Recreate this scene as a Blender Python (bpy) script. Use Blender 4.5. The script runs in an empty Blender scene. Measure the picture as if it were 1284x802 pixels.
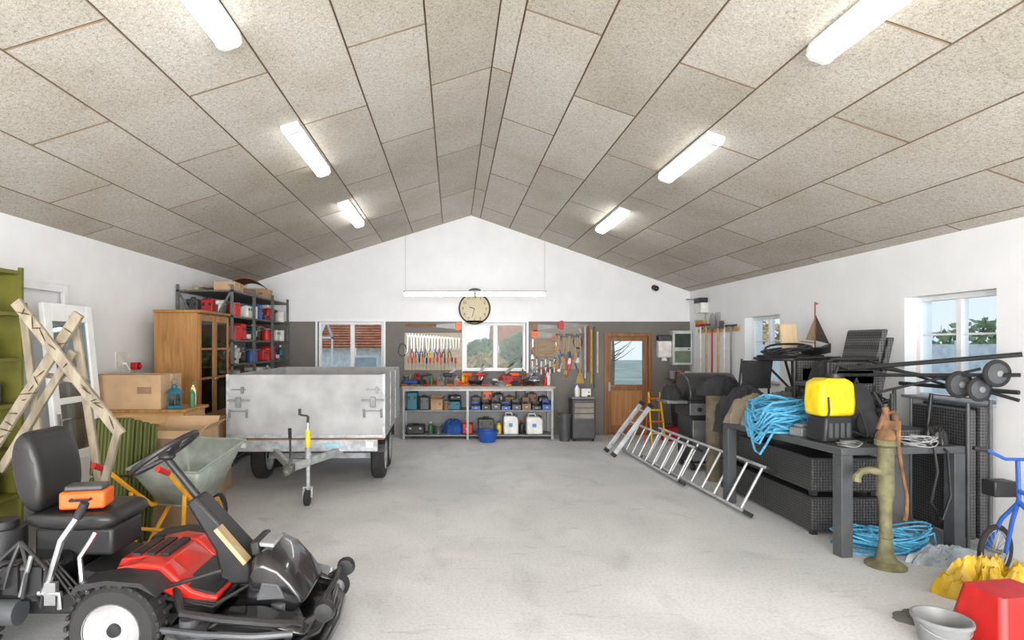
import bpy,bmesh,math,random
from mathutils import Vector,Matrix,Euler,noise
R=random.Random(7)
C=bpy.context.scene.collection
PI=math.pi
ORD=['first','second','third','fourth','fifth','sixth','seventh','eighth','ninth','tenth','eleventh','twelfth','thirteenth','fourteenth','fifteenth','sixteenth','seventeenth','eighteenth','nineteenth','twentieth','twenty-first','twenty-second','twenty-third','twenty-fourth']
def lin(c):
    return tuple(((v/255)/12.92 if v/255<=.04045 else ((v/255+.055)/1.055)**2.4) for v in c)+(1,)
# ------------------------------------------------------------ materials
MC={}
def nodes(name):
    m=bpy.data.materials.new(name); m.use_nodes=True
    nt=m.node_tree; return m,nt,nt.nodes,nt.links,nt.nodes['Principled BSDF']
def ramp(N,stops):
    r=N.new('ShaderNodeValToRGB'); e=r.color_ramp.elements
    while len(e)<len(stops): e.new(.5)
    for i,(p,c) in enumerate(stops): e[i].position=p; e[i].color=lin(c)
    return r
def sh(c,k): return tuple(max(0,min(255,v*k)) for v in c)
def M(name,col,rough=.5,metal=0,var=.08,sc=7,bump=0,bs=90,coat=0):
    if name in MC: return MC[name]
    m,nt,N,L,p=nodes(name)
    tc=N.new('ShaderNodeTexCoord'); nz=N.new('ShaderNodeTexNoise')
    nz.inputs['Scale'].default_value=sc; nz.inputs['Detail'].default_value=6
    L.new(tc.outputs['Object'],nz.inputs['Vector'])
    r=ramp(N,[(.3,sh(col,1-var)),(.7,sh(col,1+var))])
    L.new(nz.outputs['Fac'],r.inputs['Fac']); L.new(r.outputs['Color'],p.inputs['Base Color'])
    p.inputs['Roughness'].default_value=rough; p.inputs['Metallic'].default_value=metal
    if coat: p.inputs['Coat Weight'].default_value=coat
    if bump:
        n2=N.new('ShaderNodeTexNoise'); n2.inputs['Scale'].default_value=bs; n2.inputs['Detail'].default_value=4
        L.new(tc.outputs['Object'],n2.inputs['Vector'])
        b=N.new('ShaderNodeBump'); b.inputs['Strength'].default_value=bump; b.inputs['Distance'].default_value=.01
        L.new(n2.outputs['Fac'],b.inputs['Height']); L.new(b.outputs['Normal'],p.inputs['Normal'])
    MC[name]=m; return m
def WOOD(name,c1,c2,s=(2,2,22),rough=.5):
    if name in MC: return MC[name]
    m,nt,N,L,p=nodes(name)
    tc=N.new('ShaderNodeTexCoord'); mp=N.new('ShaderNodeMapping'); mp.inputs['Scale'].default_value=s
    nz=N.new('ShaderNodeTexNoise'); nz.inputs['Scale'].default_value=1.5; nz.inputs['Detail'].default_value=7; nz.inputs['Distortion'].default_value=.6
    L.new(tc.outputs['Object'],mp.inputs['Vector']); L.new(mp.outputs['Vector'],nz.inputs['Vector'])
    r=ramp(N,[(.3,c1),(.7,c2)]); L.new(nz.outputs['Fac'],r.inputs['Fac']); L.new(r.outputs['Color'],p.inputs['Base Color'])
    p.inputs['Roughness'].default_value=rough
    b=N.new('ShaderNodeBump'); b.inputs['Strength'].default_value=.15; b.inputs['Distance'].default_value=.005
    L.new(nz.outputs['Fac'],b.inputs['Height']); L.new(b.outputs['Normal'],p.inputs['Normal'])
    MC[name]=m; return m
def RATTAN(name,col):
    m,nt,N,L,p=nodes(name)
    tc=N.new('ShaderNodeTexCoord'); hs=[]
    for d in ('X','Y','Z'):
        w=N.new('ShaderNodeTexWave'); w.bands_direction=d; w.inputs['Scale'].default_value=12; w.inputs['Distortion'].default_value=.3
        L.new(tc.outputs['Object'],w.inputs['Vector']); hs.append(w)
    a=N.new('ShaderNodeMath'); a.operation='ADD'; L.new(hs[0].outputs['Fac'],a.inputs[0]); L.new(hs[1].outputs['Fac'],a.inputs[1])
    a2=N.new('ShaderNodeMath'); a2.operation='ADD'; L.new(a.outputs[0],a2.inputs[0]); L.new(hs[2].outputs['Fac'],a2.inputs[1])
    a3=N.new('ShaderNodeMath'); a3.operation='MULTIPLY'; a3.inputs[1].default_value=.333; L.new(a2.outputs[0],a3.inputs[0])
    r=ramp(N,[(.3,sh(col,.55)),(.75,sh(col,1.35))]); L.new(a3.outputs[0],r.inputs['Fac']); L.new(r.outputs['Color'],p.inputs['Base Color'])
    p.inputs['Roughness'].default_value=.55
    b=N.new('ShaderNodeBump'); b.inputs['Strength'].default_value=.7; b.inputs['Distance'].default_value=.01
    L.new(a3.outputs[0],b.inputs['Height']); L.new(b.outputs['Normal'],p.inputs['Normal'])
    return m
def STRIPE(name,c1,c2,scale):
    m,nt,N,L,p=nodes(name)
    tc=N.new('ShaderNodeTexCoord');w=N.new('ShaderNodeTexWave');w.bands_direction='X';w.inputs['Scale'].default_value=scale;w.inputs['Distortion'].default_value=.15
    L.new(tc.outputs['Object'],w.inputs['Vector']);r=ramp(N,[(.4,c1),(.6,c2)]);L.new(w.outputs['Fac'],r.inputs['Fac']);L.new(r.outputs['Color'],p.inputs['Base Color']);p.inputs['Roughness'].default_value=.9
    return m
def EMIT(name,col,s):
    m,nt,N,L,p=nodes(name)
    p.inputs['Base Color'].default_value=lin(col); p.inputs['Emission Color'].default_value=lin(col); p.inputs['Emission Strength'].default_value=s
    return m
def GLASSM(name,tint=(245,250,252),g=.008):
    m=bpy.data.materials.new(name); m.use_nodes=True; N=m.node_tree.nodes; L=m.node_tree.links; N.clear()
    o=N.new('ShaderNodeOutputMaterial'); t=N.new('ShaderNodeBsdfTransparent'); gl=N.new('ShaderNodeBsdfGlossy'); mx=N.new('ShaderNodeMixShader')
    t.inputs['Color'].default_value=lin(tint); gl.inputs['Roughness'].default_value=.02; mx.inputs[0].default_value=g
    L.new(t.outputs[0],mx.inputs[1]); L.new(gl.outputs[0],mx.inputs[2]); L.new(mx.outputs[0],o.inputs[0])
    return m
def concrete():
    m,nt,N,L,p=nodes('concrete_floor')
    tc=N.new('ShaderNodeTexCoord')
    def nz(s,d,dist=0,sc=None):
        n=N.new('ShaderNodeTexNoise'); n.inputs['Scale'].default_value=s; n.inputs['Detail'].default_value=d; n.inputs['Distortion'].default_value=dist
        if sc:
            mp=N.new('ShaderNodeMapping'); mp.inputs['Scale'].default_value=sc; L.new(tc.outputs['Object'],mp.inputs['Vector']); L.new(mp.outputs['Vector'],n.inputs['Vector'])
        else: L.new(tc.outputs['Object'],n.inputs['Vector'])
        return n
    a=nz(.8,10,.8); r1=ramp(N,[(.3,(201,203,204)),(.5,(212,213,214)),(.68,(224,225,226))]); L.new(a.outputs['Fac'],r1.inputs['Fac'])
    b=nz(3.0,12,.5,(1,.6,1)); r2=ramp(N,[(.28,(222,222,221)),(.46,(255,255,255))]); L.new(b.outputs['Fac'],r2.inputs['Fac'])
    c=nz(45,6); r3=ramp(N,[(.32,(238,238,238)),(.58,(255,255,255))]); L.new(c.outputs['Fac'],r3.inputs['Fac'])
    d=nz(7,10,2.5,(.2,1,1)); r4=ramp(N,[(.3,(222,221,219)),(.38,(255,255,255))]); L.new(d.outputs['Fac'],r4.inputs['Fac'])
    cur=r1.outputs[0]
    for k,rr in ((.5,r2),(1,r3),(.5,r4)):
        x=N.new('ShaderNodeMixRGB'); x.blend_type='MULTIPLY'; x.inputs[0].default_value=k; L.new(cur,x.inputs[1]); L.new(rr.outputs[0],x.inputs[2]); cur=x.outputs[0]
    L.new(cur,p.inputs['Base Color']); p.inputs['Roughness'].default_value=.6
    bp=N.new('ShaderNodeBump'); bp.inputs['Strength'].default_value=.04; L.new(b.outputs['Fac'],bp.inputs['Height']); L.new(bp.outputs['Normal'],p.inputs['Normal'])
    return m
def woodwool():
    m,nt,N,L,p=nodes('wood_wool')
    tc=N.new('ShaderNodeTexCoord')
    n=N.new('ShaderNodeTexNoise'); n.inputs['Scale'].default_value=58; n.inputs['Detail'].default_value=8; n.inputs['Roughness'].default_value=.8; n.inputs['Distortion'].default_value=1.4
    L.new(tc.outputs['Object'],n.inputs['Vector'])
    r=ramp(N,[(.36,(130,124,114)),(.5,(204,199,191)),(.64,(226,223,217))]); L.new(n.outputs['Fac'],r.inputs['Fac'])
    g=N.new('ShaderNodeNewGeometry'); rr=ramp(N,[(0,(230,227,221)),(1,(255,254,252))]); L.new(g.outputs['Random Per Island'],rr.inputs['Fac'])
    n2=N.new('ShaderNodeTexNoise'); n2.inputs['Scale'].default_value=1.3; n2.inputs['Detail'].default_value=3; L.new(tc.outputs['Object'],n2.inputs['Vector'])
    r2=ramp(N,[(.3,(240,236,229)),(.6,(255,255,255))]); L.new(n2.outputs['Fac'],r2.inputs['Fac'])
    cur=r.outputs[0]
    for q in (rr,r2):
        a=N.new('ShaderNodeMixRGB'); a.blend_type='MULTIPLY'; a.inputs[0].default_value=1; L.new(cur,a.inputs[1]); L.new(q.outputs[0],a.inputs[2]); cur=a.outputs[0]
    L.new(cur,p.inputs['Base Color']); p.inputs['Roughness'].default_value=.95
    b=N.new('ShaderNodeBump'); b.inputs['Strength'].default_value=.3; b.inputs['Distance'].default_value=.006; L.new(n.outputs['Fac'],b.inputs['Height']); L.new(b.outputs['Normal'],p.inputs['Normal'])
    return m
PAL={'red':(188,34,32),'orange':(228,100,34),'yellow':(238,208,26),'blue':(38,84,168),'teal':(30,104,122),'green':(50,112,66),'white':(230,230,226),'grey':(136,138,139),'black':(36,36,38),'dark grey':(74,75,77),'light blue':(66,150,208),'brown':(122,84,52),'beige':(202,184,150),'olive':(96,104,48),'silver':(176,178,180)}
def pl(c,rough=.42): return M('plastic_'+c,PAL[c],rough)
STEEL=M('steel',(168,170,172),.4,.8); GALV=M('galvanised',(172,176,179),.55,.4,var=.14,sc=14)
ALU=M('aluminium',(196,198,200),.42,.6); BLK=M('black_plastic',(38,38,40),.45); GLB=M('gloss_black',(24,24,26),.2,coat=.6)
RUB=M('rubber',(44,44,45),.85,bump=.2); LEA=M('black_leather',(34,34,35),.38,bump=.12,bs=120); PLY=M('grey_plywood',(166,167,168),.75,var=.1,sc=3,bump=.1)
CARD=M('cardboard',(186,154,120),.85,var=.06,sc=4); CARD2=M('brown_card',(140,92,66),.8,var=.1); TAPE=M('tape',(206,180,140),.3)
OAK=WOOD('oak',(134,92,50),(178,130,76),(9,9,1.2),.45); PINE=WOOD('pine',(178,138,88),(206,170,118),(1.5,9,9)); ROUGH=WOOD('weathered_wood',(118,108,92),(178,166,146),(7,7,2),.85)
DOORW=WOOD('door_wood',(122,80,48),(158,110,66),(12,12,1),.45); PALEW=WOOD('pale_board',(206,180,140),(224,204,170),(8,8,1.5),.6); DARKW=WOOD('brown_board',(96,66,42),(132,94,62),(2,6,6),.6)
OLV=M('olive_enamel',(104,102,42),.45,var=.12,sc=5); RATT=RATTAN('rattan_black',(66,66,68)); FRM=M('graphite_metal',(86,88,91),.45,.25); BLM=M('black_metal',(46,47,49),.4,.3)
WHT=M('white_paint',(236,237,238),.45,var=.02); PVC=M('white_pvc',(240,241,242),.35,var=.02); GLS=GLASSM('clear_glass'); DGL=GLASSM('cabinet_glass',(190,196,196),.1)
WALL=M('white_wall',(238,239,241),.9,var=.012,sc=3,bump=.06,bs=25); CLAD=M('grey_cladding',(116,112,107),.7,var=.05,sc=2); CLAD2=M('pale_grey_cladding',(160,160,160),.8,var=.05,sc=2)
REDP=M('mower_red',(200,42,30),.3,coat=.4,var=.04); CHR=M('chrome',(205,207,210),.2,.95)
IRONG=M('patina_iron',(112,109,80),.7,.15,var=.22,sc=10,bump=.3,bs=40); IRONR=M('rusty_iron',(124,90,62),.8,.1,var=.25,sc=12,bump=.4,bs=40)
ROPE=M('blue_rope',(84,166,204),.7,var=.18,sc=30); CLOTHB=M('black_cloth',(48,48,51),.9,var=.2,bump=.3,bs=30); CLOTHK=M('khaki_cloth',(122,110,92),.9,var=.15,bump=.3,bs=30); CLOTHJ=M('denim',(120,138,158),.9,var=.15,bump=.2)
YRUB=M('yellow_rubber',(196,160,30),.45,var=.22,sc=5,bump=.2,bs=20); GREYT=M('tray_metal',(158,166,158),.5,.35,var=.1); YFR=M('yellow_frame',(230,162,36),.4); GREYC=M('dark_tarp',(88,90,86),.8,var=.2)
# ------------------------------------------------------------ mesh builder
def frames(pts,closed):
    n=len(pts); T=[]
    for i in range(n):
        if closed: d=pts[(i+1)%n]-pts[i-1]
        else: d=pts[min(i+1,n-1)]-pts[max(i-1,0)]
        T.append(d.normalized() if d.length>1e-9 else Vector((0,0,1)))
    u=T[0].orthogonal().normalized(); F=[]
    for t in T:
        u=u-t*u.dot(t)
        if u.length<1e-6: u=t.orthogonal()
        u.normalize(); F.append((u.copy(),t.cross(u)))
    return F
class B:
    def __init__(s): s.bm=bmesh.new()
    def add(s,V,F,mi=0):
        vs=[s.bm.verts.new(v) for v in V]
        for i,f in enumerate(F):
            try: s.bm.faces.new([vs[k] for k in f]).material_index=mi[i] if isinstance(mi,list) else mi
            except ValueError: pass
        return s
    def box(s,x0,x1,y0,y1,z0,z1,m=None,mi=0):
        V=[Vector((x,y,z)) for z in (z0,z1) for y in (y0,y1) for x in (x0,x1)]
        if m: V=[m@v for v in V]
        return s.add(V,[(0,2,3,1),(4,5,7,6),(0,1,5,4),(2,6,7,3),(0,4,6,2),(1,3,7,5)],mi)
    def bx(s,c,d,r=(0,0,0)):
        return s.box(-d[0]/2,d[0]/2,-d[1]/2,d[1]/2,-d[2]/2,d[2]/2,Matrix.Translation(c)@Euler(r).to_matrix().to_4x4())
    def bar(s,p,q,w,h,up=(0,0,1)):
        p=Vector(p);q=Vector(q);t=(q-p).normalized();up=Vector(up);a=t.cross(up)
        if a.length<1e-4: a=t.cross(Vector((0,1,0)))
        a.normalize();b=a.cross(t);V=[]
        for c in (p,q):
            for i,j in ((-1,-1),(1,-1),(1,1),(-1,1)): V.append(c+a*(i*w/2)+b*(j*h/2))
        return s.add(V,[(0,1,2,3),(4,7,6,5),(0,4,5,1),(1,5,6,2),(2,6,7,3),(3,7,4,0)])
    def tube(s,pts,r,n=8,closed=False):
        pts=[Vector(p) for p in pts]; F=frames(pts,closed); k=len(pts); rs=r if isinstance(r,(list,tuple)) else [r]*k
        V=[];Fs=[]
        for p,(u,v),q in zip(pts,F,rs):
            for j in range(n):
                a=2*PI*j/n; V.append(p+u*(q*math.cos(a))+v*(q*math.sin(a)))
        for i in range(k if closed else k-1):
            for j in range(n):
                i2=(i+1)%k; Fs.append((i*n+j,i*n+(j+1)%n,i2*n+(j+1)%n,i2*n+j))
        if not closed: Fs+= [tuple(range(n))[::-1],tuple((k-1)*n+j for j in range(n))]
        return s.add(V,Fs)
    def cyl(s,p,q,r,r2=None,n=14): return s.tube([p,q],[r,r if r2 is None else r2],n)
    def lathe(s,prof,c=(0,0,0),n=24,ax='z',ring=False):
        c=Vector(c);V=[];Fs=[];k=len(prof)
        for r,z in prof:
            for j in range(n):
                a=2*PI*j/n;x,y=r*math.cos(a),r*math.sin(a)
                V.append(c+Vector({'z':(x,y,z),'y':(x,z,y),'x':(z,x,y)}[ax]))
        for i in range(k if ring else k-1):
            i2=(i+1)%k
            for j in range(n): Fs.append((i*n+j,i*n+(j+1)%n,i2*n+(j+1)%n,i2*n+j))
        if not ring: Fs+=[tuple(range(n)),tuple((k-1)*n+j for j in range(n))]
        return s.add(V,Fs)
    def prism(s,pts,a,b,ax='y',mi=0):
        n=len(pts);V=[]
        for w in (a,b):
            for u,v in pts: V.append(Vector({'y':(u,w,v),'x':(w,u,v),'z':(u,v,w)}[ax]))
        return s.add(V,[tuple(range(n)),tuple(range(2*n-1,n-1,-1))]+[(i,(i+1)%n,n+(i+1)%n,n+i) for i in range(n)],mi)
    def ball(s,c,d,n=14):
        if not isinstance(d,(tuple,list)): d=(d,d,d)
        m=n//2
        V=[Vector(c)+Vector((0,0,-d[2]))];Fs=[]
        for i in range(1,m):
            t=-PI/2+PI*i/m
            for j in range(n):
                a=2*PI*j/n; V.append(Vector(c)+Vector((d[0]*math.cos(t)*math.cos(a),d[1]*math.cos(t)*math.sin(a),d[2]*math.sin(t))))
        V.append(Vector(c)+Vector((0,0,d[2])))
        for j in range(n): Fs.append((0,1+(j+1)%n,1+j)); Fs.append((len(V)-1,1+(m-2)*n+j,1+(m-2)*n+(j+1)%n))
        for i in range(m-2):
            for j in range(n): Fs.append((1+i*n+j,1+i*n+(j+1)%n,1+(i+1)*n+(j+1)%n,1+(i+1)*n+j))
        return s.add(V,Fs)
    def torus(s,c,Rr,r,ax='z',n=28,k=8,m=None):
        c=Vector(c);pts=[]
        for j in range(n):
            a=2*PI*j/n;x,y=Rr*math.cos(a),Rr*math.sin(a);v=Vector({'z':(x,y,0),'y':(x,0,y),'x':(0,x,y)}[ax])
            pts.append(c+(m@v if m else v))
        return s.tube(pts,r,k,True)
    def heap(s,rx,ry,h,seed,fold=.5,n=64,m=20,fr=2.2,out=.35):
        V=[];Fs=[]
        def rid(x,y,q): return 1-2*abs(noise.noise((x,y,q)))
        for i in range(m+1):
            t=i/m
            for j in range(n):
                a=2*PI*j/n;ca,sa=math.cos(a),math.sin(a)
                rr=t*(1+out*noise.noise((ca*1.3+seed,sa*1.3,seed*.7))+.5*out*noise.noise((ca*3.1,sa*3.1+seed,seed)))
                u,v=rr*ca,rr*sa
                f=rid(u*fr+seed,v*fr,seed)*.6+rid(u*fr*2.3,v*fr*2.3+seed,seed+3)*.35+.2*noise.noise((u*9+seed,v*9,2.2))
                z=h*((1-t**3.2)**.75)*(1-fold*.6+fold*f)
                if i==m: z=0
                w=.12*noise.noise((u*3+seed+9,v*3,z*4))
                V.append((rx*(u+w),ry*(v-w),max(0,z)))
        for i in range(m):
            for j in range(n): Fs.append((i*n+j,i*n+(j+1)%n,(i+1)*n+(j+1)%n,(i+1)*n+j))
        Fs.append(tuple(range(m*n,m*n+n)))
        return s.add(V,Fs)
    def out(s,name,mat,par=None,bev=0,ang=38,sub=0):
        if sub: bmesh.ops.remove_doubles(s.bm,verts=s.bm.verts,dist=1e-6)
        bmesh.ops.recalc_face_normals(s.bm,faces=s.bm.faces)
        me=bpy.data.meshes.new(name); s.bm.to_mesh(me); s.bm.free()
        for q in (mat if isinstance(mat,(list,tuple)) else [mat]): me.materials.append(q)
        if ang:
            me.polygons.foreach_set('use_smooth',[True]*len(me.polygons)); me.set_sharp_from_angle(angle=math.radians(ang))
        o=bpy.data.objects.new(name,me); C.objects.link(o)
        if par: o.parent=par
        if bev:
            bm=o.modifiers.new('bevel','BEVEL'); bm.width=bev; bm.segments=2; bm.limit_method='ANGLE'; bm.angle_limit=.6
        if sub:
            sm=o.modifiers.new('sub','SUBSURF'); sm.levels=sub; sm.render_levels=sub
        return o
def tag(o,label,cat,group=None):
    o['label']=label;o['category']=cat
    if group:o['group']=group
    return o
def thing(name,label,cat,loc=(0,0,0),rz=0,group=None):
    o=bpy.data.objects.new(name,None);C.objects.link(o);o.empty_display_size=.1
    o.location=loc;o.rotation_euler=(0,0,rz);return tag(o,label,cat,group)
def solo(b,name,label,cat,mat,loc=(0,0,0),rz=0,group=None,bev=0,ang=38,sub=0):
    o=b.out(name,mat,None,bev,ang,sub);o.location=loc;o.rotation_euler=(0,0,rz);return tag(o,label,cat,group)
def struct(o): o['kind']='structure';return o
def dup(root,loc,rz=None,label=None,group=None):
    r=root.copy();C.objects.link(r);r.location=loc
    if rz is not None:r.rotation_euler=(0,0,rz)
    if label:r['label']=label
    if group:r['group']=group
    for ch in list(root.children):
        c=ch.copy();C.objects.link(c);c.parent=r
        for g in ch.children:
            d=g.copy();C.objects.link(d);d.parent=c
    return r
def PX(x,y,D): return Vector(((x-568)*D/720,D,1.75-(y-432)*D/720))
# ------------------------------------------------------------ room
XL,XR,XA,YF,YB=-4.,4.6,.35,-3.5,11.15
ZL,ZR,ZA=2.92,2.78,4.26
def ceil(x): return ZA-(ZA-ZL)/(XA-XL)*(XA-x) if x<XA else ZA-(ZA-ZR)/(XR-XA)*(x-XA)
def cells(b,us,zs,holes,mk):
    us=sorted(set(us+[h[i] for h in holes for i in (0,1)]));zs=sorted(set(zs+[h[i] for h in holes for i in (2,3)]))
    for a,c in zip(us,us[1:]):
        for d,e in zip(zs,zs[1:]):
            m=((a+c)/2,(d+e)/2)
            if not any(h[0]<m[0]<h[1] and h[2]<m[1]<h[3] for h in holes): mk(a,c,d,e)
struct(B().box(XL-.3,XR+.3,YF-.3,YB+.3,-.15,0).out('floor',concrete(),ang=0))
HB=[(-2.63,-1.35,1.19,2.20),(.217,1.425,1.24,2.18),(2.93,3.86,0,1.98)]
def wb(a,c,d,e):
    mi=0 if d>=2.2-1e-6 else (2 if (e<=.93+1e-6 and c<=1.95+1e-6) else 1)
    b.box(a,c,YB,YB+.28,d,e,mi=mi)
ZS=2.5
b=B();cells(b,[XL-.28,1.95,XR+.28],[0,.93,2.2,ZS],HB,wb)
b.prism([(XL-.28,ZS),(XR+.28,ZS),(XR+.28,ceil(XR+.28)+.02),(XA,ZA+.03),(XL-.28,ceil(XL-.28)+.03)],YB,YB+.28);struct(b.out('wall_back',[WALL,CLAD,CLAD2],ang=0))
struct(B().box(XL-.28,XL,YF,YB,0,ZL+.02).out('wall_left',WALL,ang=0))
HR=[(8.08,9.05,1.18,2.18),(4.86,5.85,1.22,2.23)]
b=B();cells(b,[YF,YB],[0,ZR+.02],HR,lambda a,c,d,e:b.box(XR,XR+.28,a,c,d,e));struct(b.out('wall_right',WALL,ang=0))
b=B();b.prism([(XL-.28,0),(XR+.28,0),(XR+.28,ceil(XR+.28)+.02),(XA,ZA+.03),(XL-.28,ceil(XL-.28)+.03)],YF-.2,YF);struct(b.out('wall_front',WALL,ang=0))
# ceiling of wood wool panels with chamfered brown edges
def ceil_panels():
    b=B();g=.003
    strips=[]
    x=XA
    for w in [.55]+[.575]*8:
        strips.append((max(x-w,XL-.05),x));x-=w
        if x<XL:break
    x=XA
    for w in [.18]+[.56]*9:
        strips.append((x,min(x+w,XR+.05)));x+=w
        if x>XR:break
    for i,(a,c) in enumerate(strips):
        y=YF-.1-(1.0 if i%2 else 0)+.79
        L_=2.0
        while y<YB+.1:
            y0,y1=max(y,YF-.1)+g,min(y+L_,YB+.05)-g
            if y1-y0>.1:
                cx,cy,d=.004,.008,.006
                def q(u,v,h): return (u,v,ceil(u)+h)
                a2,c2=a+g,c-g
                V=[q(a2+cx,y0+cy,0),q(c2-cx,y0+cy,0),q(c2-cx,y1-cy,0),q(a2+cx,y1-cy,0)]+[q(a2,y0,d),q(c2,y0,d),q(c2,y1,d),q(a2,y1,d)]+[q(a2,y0,.03),q(c2,y0,.03),q(c2,y1,.03),q(a2,y1,.03)]
                F=[(0,1,2,3),(0,4,5,1),(1,5,6,2),(2,6,7,3),(3,7,4,0),(4,8,9,5),(5,9,10,6),(6,10,11,7),(7,11,8,4),(8,11,10,9)]
                b.add(V,F,[0]+[1]*9)
            y+=L_
    for x0,x1 in ((XL-.3,XA),(XA,XR+.3)):
        za,zc=ceil(x0)+.022,ceil(x1)+.022
        y0,y1=YF-.3,YB+.3;t=.15
        b.add([(x0,y0,za),(x1,y0,zc),(x1,y1,zc),(x0,y1,za),(x0,y0,za+t),(x1,y0,zc+t),(x1,y1,zc+t),(x0,y1,za+t)],[(0,1,2,3),(4,7,6,5),(0,4,5,1),(1,5,6,2),(2,6,7,3),(3,7,4,0)],1)
    struct(b.out('ceiling',[woodwool(),M('seam_brown',(130,110,88),.9)],ang=0))
ceil_panels()
# windows: frame mesh + panes + sill
def window_y(name,x0,x1,z0,z1,mull,y):
    b=B();w=.055
    for a,c,d,e in ((x0,x0+w,z0,z1),(x1-w,x1,z0,z1),(x0+w,x1-w,z0,z0+w),(x0+w,x1-w,z1-w,z1)): b.box(a,c,y,y+.07,d,e)
    for m in mull: b.box(m-.04,m+.04,y,y+.07,z0+w,z1-w)
    o=struct(b.out(name,PVC,bev=.006))
    B().box(x0+w,x1-w,y+.03,y+.036,z0+w,z1-w).out('pane',GLS,o,ang=0)
    B().box(x0,x1,YB-.05,y,z0-.0,z0+.025).out('sill',PVC,o,bev=.004)
    for m in mull: B().box(m+.05,m+.075,y-.02,y,z0+.35,z0+.5).out('handle',WHT,o)
    b=B()
    for a,c,d,e in ((x0-.04,x0,z0-.04,z1+.04),(x1,x1+.04,z0-.04,z1+.04),(x0,x1,z1,z1+.04)): b.box(a,c,YB-.012,YB,d,e)
    b.out('casing',PVC,o,ang=0)
window_y('window_1',-2.63,-1.35,1.19,2.20,[-1.97],YB+.1)
window_y('window_2',.217,1.425,1.24,2.18,[.83],YB+.1)
def window_x(name,y0,y1,z0,z1,mull,x):
    b=B();w=.05
    for a,c,d,e in ((y0,y0+w,z0,z1),(y1-w,y1,z0,z1),(y0+w,y1-w,z0,z0+w),(y0+w,y1-w,z1-w,z1)): b.box(x,x+.07,a,c,d,e)
    for m in mull: b.box(x,x+.07,m-.03,m+.03,z0+w,z1-w)
    b.box(x+.02,x+.05,y0+w,y1-w,z0+.62,z0+.64)
    o=struct(b.out(name,PVC,bev=.005))
    B().box(x+.03,x+.036,y0+w,y1-w,z0+w,z1-w).out('pane',GLS,o,ang=0)
    B().box(XR-.04,x,y0,y1,z0,z0+.025).out('sill',M('grey_sill',(150,152,154),.5),o,bev=.004)
window_x('window_3',8.08,9.05,1.18,2.18,[8.57],XR+.12)
window_x('window_4',4.86,5.85,1.22,2.23,[5.36],XR+.12)
# door
b=B();y=YB+.04
for a,c,d,e in ((2.93,3.0,0,1.98),(3.79,3.86,0,1.98),(3.0,3.79,1.91,1.98),(3.0,3.79,0,.03)): b.box(a,c,y-.06,y+.08,d,e)
dr=struct(b.out('door_1',DOORW,bev=.005))
b=B()
for a,c,d,e in ((3.0,3.09,.03,1.91),(3.70,3.79,.03,1.91),(3.09,3.70,1.82,1.91),(3.09,3.70,.86,.97),(3.09,3.70,.03,.18)): b.box(a,c,y,y+.05,d,e)
b.out('door_leaf',DOORW,dr,bev=.004)
b=B()
for k in range(5): b.box(3.09+k*.122,3.09+k*.122+.117,y+.015,y+.035,.18,.86)
b.out('door_panel',WOOD('door_panel',(164,110,64),(190,138,86),(14,14,1),.4),dr,bev=.004)
B().box(3.09,3.70,y+.02,y+.026,.97,1.82).out('pane',GLS,dr,ang=0)
B().cyl((3.05,y-.03,.95),(3.05,y,.95),.012).cyl((3.05,y-.03,.95),(3.16,y-.03,.95),.01).box(3.03,3.07,y-.006,y,.85,1.02).out('door_handle',STEEL,dr)
# ------------------------------------------------------------ ceiling lights
def fixture(x,y0,y1,label,lamp):
    s=(ZA-ZL)/(XA-XL) if x<XA else -(ZA-ZR)/(XR-XA)
    z=ceil(x);t=thing('ceiling_light',label,'ceiling light',(x,y0,z),0,'tube lights on the sloping ceiling')
    t.rotation_euler=(0,-math.atan(s),0);L_=y1-y0
    B().box(-.085,.085,0,L_,-.035,-.002).out('housing',WHT,t,bev=.006)
    pr=[(-.08,-.035),(.08,-.035),(.072,-.075),(.04,-.095),(-.04,-.095),(-.072,-.075)]
    B().prism(pr,.03,L_-.03).out('diffuser',lamp,t)
    for a in (0,L_-.03): B().prism([(-.085,-.03),(.085,-.03),(.078,-.08),(.045,-.102),(-.045,-.102),(-.078,-.08)],a,a+.03).out('end_cap',pl('white'),t)
LN,LM,LF=EMIT('tube_near',(253,253,252),6),EMIT('tube_mid',(253,253,252),8),EMIT('tube_far',(253,253,252),16)
for x,y0,y1,l,lm in ((-1.43,2.33,3.63,'tube ceiling light on left slope, cut by the top photo edge',LN),(-1.45,5.06,6.36,'middle tube ceiling light on the left ceiling slope',LM),(-1.49,7.75,9.05,'farthest tube ceiling light on the left slope, above the trailer',LF),
    (2.28,2.3,3.55,'tube ceiling light on right slope, cut by the top photo edge',LN),(2.29,4.98,6.15,'middle tube ceiling light on the right ceiling slope',LM),(2.31,7.7,8.93,'farthest tube ceiling light on the right slope',LF)): fixture(x,y0,y1,l,lm)
t=thing('pendant_light','long slim tube light hanging on two wires above the workbench','pendant light',(.375,9.8,2.6))
B().box(-1.22,1.22,-.018,.018,.04,.07).out('housing',M('pendant_grey',(150,150,148),.5),t,bev=.005)
for a,c in ((-1.2,-.02),(.02,1.2)): B().box(a,c,-.04,.04,-.02,.04).out('diffuser',EMIT('pendant_tube',(253,253,252),11),t,bev=.012)
B().lathe([(.02,.07),(.1,.07),(.1,.09),(.05,.11),(.01,.11)]).out('junction_cover',M('dark_metal',(70,68,64),.5,.4),t)
for x in (-1.19,1.19): B().cyl((x,0,.07),(x,0,ceil(.375+x)-2.6),.003,n=6).out('wire',M('wire',(150,148,144),.5),t)
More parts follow.
